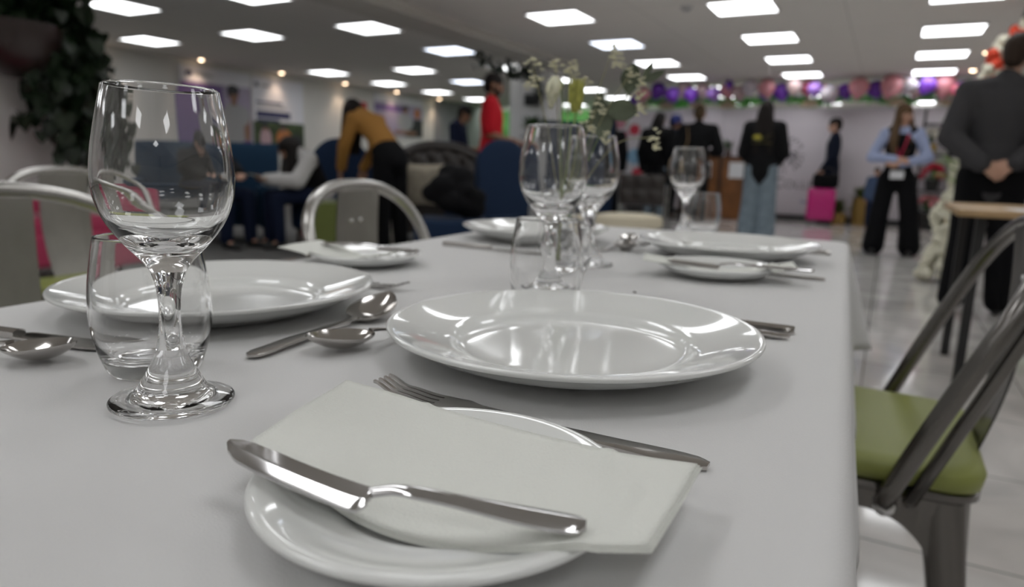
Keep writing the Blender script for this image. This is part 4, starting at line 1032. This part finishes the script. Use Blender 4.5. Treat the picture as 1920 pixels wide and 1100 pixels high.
t = thing('golden_pot', 'golden pot on the very top of the display rack', 'pot', (.90, 13.15, 1.6735)); MB().lathe([(0, 0), (.09, 0), (.14, .12), (.12, .24), (.09, .25), (0, .22)], 24).build('body', YEL, t, 60); MB().lathe([(.09, .25), (.12, .262), (.09, .268)], 24).build('rim', YEL, t, 60)
t = thing('wreath', 'round dark wreath with a white bloom in its middle on the display rack', 'wreath', (1.10, 13.02, .885)); b = MB()
b.tube([(.20*math.cos(a), 0, .20*math.sin(a)) for a in [2*PI*k/30 for k in range(30)]], .05, 10, loop=True); b.build('ring', mat('dark_teal', (.02, .05, .05), .6), t, 180); MB().ball((0, -.02, 0), (.10, .05, .10)).build('bloom', WHB, t, 180)
rnd = random.Random(9); b = MB()
for k in range(26):
    a = rnd.uniform(-1, 1.2); b.ball((.21*math.cos(a), -.03, .21*math.sin(a)), rnd.uniform(.025, .04), 8)
b.build('red_berries', RED, t, 180)
# floral arch column at the right
FLW = mat('white_flower_mass', (.74, .72, .58), .7); ORG = mat('orange_red_flower', (.70, .06, .02), .6)
t = thing('flower_column', 'tall column of massed white flowers standing behind the man in grey', 'flowers', (.50, 6.75, 0))
MB().cyl((0, 0, 0), (0, 0, 1.2), .03).build('pole', mat('white_laminate'), t); rnd = random.Random(31)
b = MB(); lb = MB()
for k in range(420):
    z = rnd.uniform(.02, 1.0); R = lerp(.13, .085, z)*(1+.25*math.sin(z*14)); a = rnd.uniform(0, 6.28)
    b.ball((R*math.cos(a)*rnd.uniform(.7, 1)+lerp(-.05, .05, z), R*math.sin(a)*rnd.uniform(.7, 1), z), rnd.uniform(.022, .045), 7)
for k in range(70):
    z = rnd.uniform(.85, 1.25); a = rnd.uniform(0, 6.28); leaf_at(lb, (.04, 0, z-.1), (.04+.22*math.cos(a), .22*math.sin(a), z+rnd.uniform(-.05, .15)), .02)
b.build('blooms', FLW, t, 180); lb.build('leaves', mat('fresh_green', (.22, .34, .08), .6, var=.4), t, 180)
t = thing('ceiling_garland', 'orange-red and white flower garland hanging high behind the head of the man in grey', 'flowers', (.86, 8.0, 1.6)); b = MB(); ob = MB()
for k in range(160):
    u = rnd.random(); c = Vector((lerp(-.18, .10, u), rnd.gauss(0, .04), lerp(.02, .62, u)))+Vector((rnd.gauss(0, .05), 0, rnd.gauss(0, .04)))
    (ob if (math.sin(u*16+c.x*9) > .1) else b).ball(c, rnd.uniform(.03, .055), 8)
b.build('white_blooms', FLW, t, 180); ob.build('orange_blooms', ORG, t, 180); MB().tube([(-.18, 0, 0), (-.04, .0, .3), (.10, 0, .85)], .012, 8).build('cord', BLK, t)
# ------------------------------------------------------------------ people: one continuous skin body each, clothes and hair over it
SKINS = {'light': (.52, .30, .21), 'mid': (.36, .19, .12), 'tan': (.26, .13, .075), 'deep': (.13, .062, .036)}
def V(*a): return Vector(a)
def standing(H, w=1.0):
    k = H/1.75
    J = dict(pel=V(0, 0, .93), waist=V(0, .005, 1.08), chest=V(0, 0, 1.30), neck=V(0, -.005, 1.475), head=V(0, .02, 1.635),
             hipL=V(-.095, 0, .90), knL=V(-.105, .015, .49), anL=V(-.11, -.015, .085), hipR=V(.095, 0, .90), knR=V(.105, .015, .49), anR=V(.11, -.015, .085),
             shL=V(-.185*w, -.01, 1.425), elL=V(-.235*w, -.03, 1.13), wrL=V(-.235*w, .05, .88), shR=V(.185*w, -.01, 1.425), elR=V(.235*w, -.03, 1.13), wrR=V(.235*w, .05, .88))
    return {n: p*k for n, p in J.items()}
def hand(b, wr, d, n, thumb, curl=.35, k=1.0):
    """palm, four unequal bent fingers and a thumb on its side"""
    d = d.normalized(); n = (n-d*n.dot(d)).normalized(); s = d.cross(n)*thumb      # s points to the thumb side
    for q in (-.018, 0, .018): b.cap(wr+d*.012*k+s*q*.7*k, .017*k, wr+d*.078*k+s*q*1.35*k, .0135*k, 10)
    for i, (o, L) in enumerate(((.030, .068), (.010, .077), (-.010, .072), (-.030, .056))):
        r0 = wr+d*.085*k+s*o*k; a1, a2 = curl*(.7+.12*i), curl*(1.9+.2*i)
        p1 = r0+(d*math.cos(a1)+n*math.sin(a1))*L*.52*k; p2 = p1+(d*math.cos(a2)+n*math.sin(a2))*L*.48*k
        b.cap(r0, .0098*k, p1, .0090*k, 9); b.cap(p1, .0090*k, p2, .0078*k, 9)
    t0 = wr+d*.026*k+s*.026*k; t1 = t0+(d*.75+s*.62+n*.2)*.034*k; t2 = t1+(d*.93+s*.15+n*.35)*.032*k
    b.cap(t0, .0135*k, t1, .0115*k, 9); b.cap(t1, .0108*k, t2, .0085*k, 9)
def person(label, loc, rz, H=1.75, over=None, w=1.0, skin='mid', top=None, sleeve=1.0, tth=.016, hem=.02, bottom=None, flare=0, bth=.014, shoes=(.015, .015, .015), hair=None, hcol=(.012, .009, .008), F=(0, 1, 0), U=None,
           palms=None, curl=.5, faced=True, jacket=False, extra=None, beard=False, voxel=.0085, girth=1.0):
    J = standing(H, w); k = H/1.75
    for n, p in (over or {}).items(): J[n] = Vector(p)
    t = thing('person', label, 'person', loc, rz)
    sk = mat('skin_'+skin, SKINS[skin], .5, sss=.08)
    F = Vector(F).normalized(); spine = (J['neck']-J['pel']).normalized()
    U = Vector(U).normalized() if U else (J['head']-J['neck']).normalized()
    F = (F-U*F.dot(U)).normalized(); Sd = F.cross(U)
    bodyF = (J['shR']-J['shL']).normalized().cross(spine)*-1
    bodyF = spine.cross((J['shR']-J['shL']).normalized())
    def trunk(b, e, lo=True):
        fl = (bodyF, .66); g = girth
        b.cap(J['pel']-spine*.03, .148*k*g+e, J['waist'], .128*k*g+e, 18, flat=fl); b.cap(J['waist'], .128*k*g+e, J['chest'], .152*k*g+e, 18, flat=fl)
        b.cap(J['chest'], .150*k*g+e, J['chest'].lerp(J['neck'], .55), .118*k+e, 18, flat=fl)
        for s in 'LR': b.cap(J['chest'].lerp(J['sh'+s], .35), .085*k+e, J['sh'+s], .056*k+e, 14); b.cap(J['neck']-spine*.02, .048*k+e, J['sh'+s], .050*k+e, 12)
    b = MB(); trunk(b, -.010)
    b.cap(J['neck']-spine*.05, .054*k, J['head']-U*.05*k, .050*k, 14)
    h = J['head']; q = k
    b.cap(h-F*.018*q+U*.035*q, .088*q, h-F*.002*q+U*.030*q, .086*q, 18, flat=(Sd, .86)); b.cap(h+F*.02*q-U*.01*q, .070*q, h+F*.028*q-U*.055*q, .052*q, 16, flat=(Sd, .92)); b.cap(h+F*.055*q-U*.082*q, .026*q, h+F*.050*q-U*.085*q, .026*q, 10)
    b.cap(h+F*.083*q+U*.012*q, .010*q, h+F*.101*q-U*.022*q, .0145*q, 10); b.cap(h+F*.086*q-U*.052*q, .014*q, h+F*.084*q-U*.052*q, .014*q, 8)
    for s in (-1, 1):
        b.cap(h+Sd*s*.076*q+U*.012*q-F*.004*q, .016*q, h+Sd*s*.074*q-U*.020*q, .011*q, 8); b.cap(h+F*.070*q+Sd*s*.030*q+U*.028*q, .016*q, h+F*.066*q+Sd*s*.045*q+U*.026*q, .013*q, 8); b.cap(h+F*.060*q+Sd*s*.038*q-U*.02*q, .024*q, h+F*.055*q+Sd*s*.036*q-U*.03*q, .022*q, 8)
    for s in 'LR':
        b.cap(J['sh'+s], .047*k, J['el'+s], .038*k, 12); b.cap(J['el'+s], .040*k, J['wr'+s], .0255*k, 12)
        pd = (palms or {}).get(s); sg = 1 if s == 'R' else -1
        d = Vector(pd[0]) if pd else (J['wr'+s]-J['el'+s]).normalized(); n = Vector(pd[1]) if pd else Vector((-sg, 0, 0))
        hand(b, J['wr'+s], d, n, -sg if not pd or len(pd) < 3 else pd[2], curl, k*1.02)
        b.cap(J['hip'+s], .080*k, J['kn'+s], .054*k, 14); b.cap(J['kn'+s], .056*k, J['an'+s], .036*k, 12)
        b.cap(J['an'+s], .036*k, J['an'+s]+V(0, .05, -.03)*k, .034*k, 10); b.cap(J['an'+s]+V(0, .0, -.045)*k, .034*k, J['an'+s]+V(0, .13, -.05)*k, .028*k, 10)
    body = link('body', remesh(b, voxel, 3, sk), t)
    if faced:
        for s in (-1, 1): MB().ball(h+F*.0815*q+Sd*s*.031*q+U*.010*q, .0105*q, 10).build('eye', mat('eye_dark', (.02, .015, .012), .2), body, 180)
        b = MB(); b.cap(h+F*.098*q-U*.050*q-Sd*.018*q, .004*q, h+F*.098*q-U*.050*q+Sd*.018*q, .004*q, 8); b.build('mouth', mat('lip', (.30, .09, .075), .5), body, 180)
    if bottom:
        b = MB(); fl = (bodyF, .70); b.cap(J['pel']-spine*.02, .150*k*girth+bth, J['pel']+spine*.07, .140*k*girth+bth, 18, flat=fl)
        for s in 'LR':
            b.cap(J['hip'+s], .082*k+bth, J['kn'+s], .058*k+bth+flare*.4, 14); b.cap(J['kn'+s], .058*k+bth+flare*.4, J['an'+s]+(J['kn'+s]-J['an'+s])*.04, .042*k+bth+flare, 14)
        link('trousers', remesh(b, .012, 3, bottom), t)
    sm = mat('shoe_%d_%d_%d' % tuple(int(c*255) for c in shoes), shoes, .45)
    for s in 'LR':
        b = MB(); a = J['an'+s]; b.cap(a+V(0, -.02, -.045)*k, .036*k, a+V(0, .15, -.052)*k, .031*k, 12); b.cap(a+V(0, -.01, -.01), .040*k, a+V(0, .04, -.035), .040*k, 10)
        link('shoe', remesh(b, .010, 2, sm), t)
    if top:
        b = MB(); trunk(b, tth)
        fl = (bodyF, .70)
        b.cap(J['pel']-spine*hem, .150*k*girth+tth+.006, J['pel']+spine*.08, .140*k*girth+tth, 18, flat=fl)
        if jacket:
            b.cap(J['pel']-spine*(hem+.10), .150*k*girth+tth, J['pel'], .150*k*girth+tth, 18, flat=(bodyF, .72))
        for s in 'LR':
            if sleeve > 0:
                b.cap(J['sh'+s], .053*k+tth, J['sh'+s].lerp(J['el'+s], min(1, sleeve*2)), .046*k+tth*1.1, 12)
            if sleeve > .5: b.cap(J['el'+s], .047*k+tth, J['el'+s].lerp(J['wr'+s], (sleeve-.5)*2*.96), .033*k+tth, 12)
        b.cap(J['neck']-spine*.03, .060*k+tth*.5, J['neck']+spine*.025, .052*k+tth*.6, 14)
        link('top', remesh(b, .012, 3, top), t)
    hm = mat('hair_%d_%d_%d' % tuple(int(c*255) for c in hcol), hcol, .6, bump=.6, bscale=70, spec=.2)
    b = MB()
    if hair:
        A = lambda f, u, s=0: h+F*f*q+U*u*q+Sd*s*q
        b.cap(A(-.030, .045), .094*q, A(.005, .050), .088*q, 16, flat=(Sd, .9)); b.cap(A(-.055, .03), .074*q, A(-.05, -.03), .062*q, 14)
        if hair == 'bun': b.ball(A(-.10, .085), .045*q, 12)
        if hair in ('long', 'verylong'):
            L = .33 if hair == 'long' else .48
            for s in (-1, -.5, 0, .5, 1):
                e = A(-.055-.02*abs(s), -.05, s*.055); b.cap(A(-.04, .03, s*.045), .050*q, e, .048*q, 10); b.cap(e, .048*q, e-spine*L*.55+bodyF*-.035+Sd*s*.035, .045, 10); b.cap(e-spine*L*.55-bodyF*.035+Sd*s*.035, .045, e-spine*L-bodyF*.03+Sd*s*.03, .022, 10)
        if hair == 'hang':                                   # long hair falling forward and down from a bent head
            for s in (-1, -.5, 0, .5, 1):
                e = A(-.02, .02, s*.085); g = e+V(0, .03, -.22)+Sd*s*.01; b.cap(A(-.03, .05, s*.05), .055*q, e, .05*q, 10); b.cap(e, .05, g, .045, 10); b.cap(g, .045, g+V(0, .0, -.20), .02, 10)
        if hair == 'wavy':
            for s in (-1, 1):
                for o in (.0, .03):
                    e = A(-.02+o, -.08, s*(.083)); b.cap(A(-.02, .05, s*.05), .045*q, e, .036*q, 10); b.cap(e, .036, e-spine*.20+bodyF*(.06+o)+Sd*s*.02, .042, 10); b.cap(e-spine*.20+bodyF*(.06+o)+Sd*s*.02, .042, e-spine*.33+bodyF*(.07+o)-Sd*s*.01, .022, 10)
            b.cap(A(-.06, .0), .07*q, A(-.07, -.16), .07*q, 12)
        ho = link('hair', remesh(b, .012, 3, hm), t)
    if beard:
        b = MB(); b.cap(h+F*.060*q-U*.070*q-Sd*.03*q, .030*q, h+F*.060*q-U*.070*q+Sd*.03*q, .030*q, 12)
        for s in (-1, 1): b.cap(h+F*.055*q-U*.07*q+Sd*s*.03*q, .028*q, h+F*.01*q-U*.02*q+Sd*s*.066*q, .018*q, 10)
        link('beard', remesh(b, .010, 2, hm), t)
    if extra: extra(t, J, k, F, U, Sd, bodyF, spine)
    return t
BLKC = mat('black_cotton', (.010, .010, .011), .85); BLKT = mat('black_trousers', (.006, .006, .007), .85); GREYJ = mat('charcoal_wool', (.055, .054, .057), .8, bump=.2, bscale=200); NVY = mat('navy_suit', (.007, .010, .022), .75)
JEAN = mat('light_blue_denim', (.20, .25, .29), .8, var=.2, vscale=10); DJEAN = mat('dark_blue_denim', (.012, .018, .042), .8); MUST = mat('mustard_knit', (.34, .17, .045), .85, bump=.3, bscale=120); REDT = mat('red_tshirt', (.48, .012, .022), .75); NAVT = mat('navy_tshirt', (.010, .014, .035), .8)
LBLUE = mat('pale_blue_shirt', (.36, .42, .62), .75); WHT = mat('white_cotton', (.56, .55, .54), .8)
# man in grey, hands clasped behind his back, facing away
person('man in a charcoal jacket seen from behind, hands clasped at his back', (.580, 5.30, 0), 0, 1.72,
       dict(head=(.03, .02, 1.61), elL=(-.262, -.09, 1.12), wrL=(-.085, -.205, .955), elR=(.262, -.09, 1.12), wrR=(.085, -.195, .965), anL=(-.13, -.03, .085), anR=(.13, .0, .085)), w=1.03, skin='light', top=GREYJ, tth=.026, hem=-.075, jacket=False, bottom=BLKT, bth=.024, flare=.015, hair='short', hcol=(.035, .022, .015), F=(.25, 1, 0),
       palms={'L': ((.80, -.05, -.52), (.25, .85, -.3)), 'R': ((-.80, -.12, -.50), (-.25, .85, -.3))}, curl=.45, faced=False, girth=1.10, voxel=.007)
# woman with the lanyard
def lany(t, J, k, F, U, Sd, bF, sp):
    m = mat('lanyard_red', (.50, .02, .07), .6); c = J['chest']
    for s in (-1, 1): MB().tube(spline([J['neck']+V(s*.06, .0, -.005), c+V(s*.055, .125, .05), c+V(s*.012, .140, -.12), J['waist']+V(0, .132, .03)], 5), .009, 6, flat=.4).build('lanyard', m, t, 180)
    MB().box(tuple(J['waist']+V(.0, .150, -.115)), (.13, .006, .085), bev=.002).build('badge', mat('paper'), t, 0)
    b = MB(); tr = []
    b.cap(J['pel']+sp*.04, .158*k, J['waist'], .142*k, 18, flat=(bF, .70)); b.cap(J['waist'], .142*k, J['chest'], .172*k, 18, flat=(bF, .70))
    for s in 'LR': b.cap(J['chest'].lerp(J['sh'+s], .4), .09*k, J['sh'+s].lerp(J['neck'], .35), .072*k, 12)
    link('waistcoat', remesh(b, .012, 3, mat('black_cotton')), t)
person('woman with a red lanyard, black waistcoat and long fair hair, arms folded at her waist', (.09, 8.62, 0), math.radians(178), 1.60,
       dict(elL=(-.265, .02, 1.05), wrL=(-.02, .205, .985), elR=(.265, .02, 1.05), wrR=(.03, .215, 1.03), hipL=(-.09, 0, .83), knL=(-.16, .02, .45), anL=(-.20, -.01, .085), hipR=(.09, 0, .83), knR=(.125, .02, .45), anR=(.15, .02, .085)), w=.92, skin='light', top=LBLUE, tth=.014, bottom=BLKT, bth=.022, flare=.055, hair='wavy', hcol=(.10, .06, .03),
       F=(-.62, .80, -.05), palms={'L': ((.95, .15, .1), (0, -.8, -.3)), 'R': ((-.95, .12, -.1), (0, -.8, -.3))}, extra=lany, girth=.92)
# man in the navy suit, in profile
def suit(t, J, k, F, U, Sd, bF, sp):
    b = MB(); b.cap(J['chest']+V(0, .075, .05), .062, J['waist']+V(0, .075, .0), .060, 12, flat=((0, 1, 0), .75)); link('shirt_front', remesh(b, .012, 2, mat('grey_shirt', (.20, .21, .23), .8)), t)
    b = MB(); b.cap(J['neck']+V(-.04, .03, -.01), .035, J['neck']+V(.04, .03, -.01), .035, 10); link('collar', remesh(b, .010, 2, mat('white_cotton')), t)
person('man in a navy suit standing in profile above the magenta suitcase', (-.86, 13.16, 0), math.radians(98), 1.76, dict(elL=(-.26, .0, 1.13), wrL=(-.23, .15, .93), elR=(.25, .0, 1.13), wrR=(.22, .12, .92)), skin='light', top=NVY, tth=.022, hem=.08, jacket=True, bottom=NVY, hair='short', F=(0, 1, -.08), extra=suit, girth=1.02)
# woman in light jeans from behind, printed hoodie
def print_back(t, J, k, F, U, Sd, bF, sp):
    c = J['chest']; b = MB()
    m = [mat('print_yellow', (.42, .36, .03), .6), mat('print_gold_dim', (.09, .08, .02), .6)]
    b.ball(tuple(c+V(-.06, -.158, .0)), (.055, .012, .032), 12, 0); b.tube(spline([c+V(-.11, -.150, -.01), c+V(-.04, -.168, -.035), c+V(.06, -.166, .01), c+V(.13, -.145, .05)], 6), [.020]*6+[.012]*7+[.004]*6, 8, 1, flat=.5)
    b.tube([c+V(-.12, -.148, -.065), c+V(0, -.170, -.065), c+V(.12, -.150, -.065)], .012, 6, 1, flat=.5); b.build('back_print', m, t, 180)
person('woman with long black hair, black printed hoodie and light wide jeans, from behind', (-1.425, 9.35, 0), 0, 1.72, dict(elL=(-.235, .03, 1.10), wrL=(-.15, .19, .98), elR=(.235, .03, 1.10), wrR=(.15, .19, .98)), w=.95, skin='mid', top=BLKC, tth=.040, hem=.05, bottom=JEAN, bth=.032, flare=.055, hair='verylong', faced=False, extra=print_back)
# person in black jumper with bun, bag strap
def bagx(t, J, k, F, U, Sd, bF, sp):
    MB().tube(spline([J['shL']+V(.06, -.10, .03), J['chest']+V(-.12, -.150, -.05), J['waist']+V(-.22, -.10, -.02), J['pel']+V(-.26, -.04, -.02)], 6), .017, 6, flat=.4).build('bag_strap', mat('tan_leather'), t, 180)
    MB().ball(tuple(J['pel']+V(-.30, .0, -.04)), (.07, .14, .17), 16).build('shoulder_bag', mat('beige_bag', (.34, .26, .16), .7), t, 180)
person('person with a hair bun and black jumper, tan bag strap over the shoulder, from behind', (-2.38, 9.85, 0), math.radians(8), 1.72, dict(elR=(.29, .05, 1.12), wrR=(.2, .22, 1.1)), w=1.08, skin='mid', top=BLKC, tth=.032, hem=.05, bottom=BLKT, bth=.03, hair='bun', hcol=(.07, .045, .022), faced=False, extra=bagx)
def hood(t, J, k, F, U, Sd, bF, sp):
    b = MB(); b.cap(J['neck']-V(0, .06, .0), .085, J['neck']-V(0, .07, .06), .09, 14); link('hood', remesh(b, .012, 3, mat('black_cotton')), t)
    b = MB(); b.cap(J['chest']+V(0, -.20, .02), .12, J['waist']+V(0, -.20, -.02), .13, 14, flat=((0, 1, 0), .6)); link('backpack', remesh(b, .012, 3, mat('black_cloth')), t)
person('person in a black hooded coat and blue jeans with a dark backpack, from behind', (-3.22, 10.8, 0), math.radians(-12), 1.70, None, w=1.12, skin='tan', top=BLKC, tth=.045, hem=.16, jacket=True, bottom=JEAN, bth=.022, hair='long', faced=False, extra=hood)
def cap_(t, J, k, F, U, Sd, bF, sp):
    h = J['head']; b = MB(); b.cap(h+U*.045-F*.02, .100, h+U*.06, .092, 16); b.cap(h+F*.08+U*.03, .03, h+F*.15+U*.02, .02, 10, flat=(U, .4)); link('cap', remesh(b, .012, 2, mat('royal_blue', (.02, .035, .20), .6)), t)
person('person in a royal blue cap half hidden behind the black hooded coat', (-3.30, 11.95, 0), math.radians(-60), 1.74, None, skin='tan', top=NAVT, tth=.03, bottom=BLKT, hair='short', extra=cap_)
person('person in black with long dark hair beside the white art board, behind the flowers', (-3.98, 10.7, 0), math.radians(20), 1.66, None, skin='mid', top=BLKC, tth=.03, hem=.2, jacket=True, bottom=BLKT, flare=.03, hair='verylong', faced=False)
# man in red, profile
person('bearded man in a red t-shirt, standing in profile behind the navy wing chair', (-4.12, 7.13, 0), math.radians(-66), 1.87, dict(elR=(.245, .0, 1.20), wrR=(.20, .25, 1.13), elL=(-.25, .03, 1.18), wrL=(-.16, .27, 1.14)), w=1.05, skin='tan', top=REDT, sleeve=.42, tth=.026, hem=.06, bottom=BLKT, hair='short', F=(.05, 1, -.06), palms={'R': ((-.15, .95, -.2), (0, -.2, -1)), 'L': ((.2, .95, -.2), (0, -.2, -1))}, curl=.5, beard=True, girth=1.12)
person('man in a navy t-shirt looking down, in front of the green wall', (-5.42, 8.45, 0), math.radians(-75), 1.66, dict(head=(0, .09, 1.53), elR=(.24, .02, 1.08), wrR=(.14, .25, 1.06), elL=(-.24, .02, 1.08), wrL=(-.12, .25, 1.04)), skin='tan', top=NAVT, sleeve=.42, tth=.024, bottom=BLKT, hair='short', F=(0, .85, -.5), U=(0, .45, .9), palms={'R': ((-.5, .8, .1), (0, -.3, -1)), 'L': ((.5, .8, .1), (0, -.3, -1))})
# woman bending forward
person('woman in a mustard top and black trousers bending forward, long dark hair hanging', (-4.20, 5.32, 0), math.radians(88), 1.68,
       dict(pel=(0, -.02, .93), waist=(0, .05, 1.05), chest=(0, .20, 1.19), neck=(0, .32, 1.30), head=(0, .42, 1.33), shL=(-.18, .27, 1.25), shR=(.18, .27, 1.25), elL=(-.21, .36, 1.00), wrL=(-.15, .46, .79), elR=(.21, .34, 1.00), wrR=(.14, .44, .79), hipL=(-.09, -.02, .89), hipR=(.09, -.02, .89), knL=(-.10, .0, .48), knR=(.10, -.04, .48), anL=(-.11, -.02, .085), anR=(.11, -.06, .085)),
       skin='mid', top=MUST, tth=.018, hem=-.085, bottom=BLKT, bth=.034, girth=1.06, hair='hang', F=(0, .45, -.9), U=(0, .85, .35), palms={'L': ((.1, .3, -1), (.3, -.9, 0)), 'R': ((-.1, .3, -1), (-.3, -.9, 0))}, faced=False)
# seated woman with white sleeves
def vest(t, J, k, F, U, Sd, bF, sp):
    b = MB(); b.cap(J['pel'], .178, J['waist'], .166, 16, flat=(bF, .74)); b.cap(J['waist'], .166, J['chest'], .186, 16, flat=(bF, .74)); link('vest', remesh(b, .012, 3, mat('black_cotton')), t)
    MB().box(tuple(J['wrL'].lerp(J['wrR'], .5)+V(0, .10, .03)), (.21, .16, .004), rot=(.3, 0, 0)).build('booklet', mat('paper_cream', (.62, .60, .48), .7), t, 0)
person('seated woman in white sleeves and a black vest leaning over a booklet', (-4.98, 5.20, 0), math.radians(152), 1.66,
       dict(pel=(0, 0, .54), waist=(0, .05, .66), chest=(0, .12, .79), neck=(0, .19, .91), head=(0, .27, .95), shL=(-.17, .14, .86), shR=(.17, .14, .86), elL=(-.25, .28, .66), wrL=(-.12, .48, .67), elR=(.25, .28, .66), wrR=(.10, .48, .66), hipL=(-.09, .02, .52), hipR=(.09, .02, .52), knL=(-.11, .44, .50), knR=(.11, .44, .50), anL=(-.11, .42, .085), anR=(.11, .46, .085)),
       skin='mid', top=WHT, tth=.03, bottom=DJEAN, hair='hang', F=(0, .75, -.6), U=(0, .55, .8), palms={'L': ((.5, .8, 0), (0, 0, 1)), 'R': ((-.5, .8, 0), (0, 0, 1))}, extra=vest)
person('seated person in a dark jacket and dark jeans, mostly behind the nearest wine glass', (-5.92, 4.58, 0), math.radians(-88), 1.74,
       dict(pel=(0, 0, .54), waist=(0, .03, .64), chest=(0, .08, .78), neck=(0, .14, .89), head=(0, .22, .98), shL=(-.19, .10, .86), shR=(.19, .10, .86), elL=(-.25, .16, .76), wrL=(-.12, .40, .70), elR=(.25, .16, .76), wrR=(.12, .42, .70), hipL=(-.09, .03, .52), hipR=(.09, .03, .52), knL=(-.13, .48, .50), knR=(.13, .48, .50), anL=(-.13, .50, .085), anR=(.13, .46, .085)),
       skin='light', top=BLKC, tth=.03, bottom=DJEAN, bth=.02, hair='short', F=(0, .9, -.4), palms={'L': ((.6, .7, 0), (0, 0, -1)), 'R': ((-.6, .7, 0), (0, 0, -1))})
person('small dark haired child in blue by the partition, beside the woman with the lanyard', (-.15, 12.3, 0), math.radians(175), .96, None, w=.9, skin='light', top=mat('child_blue', (.06, .09, .16), .8), bottom=DJEAN, hair='short')
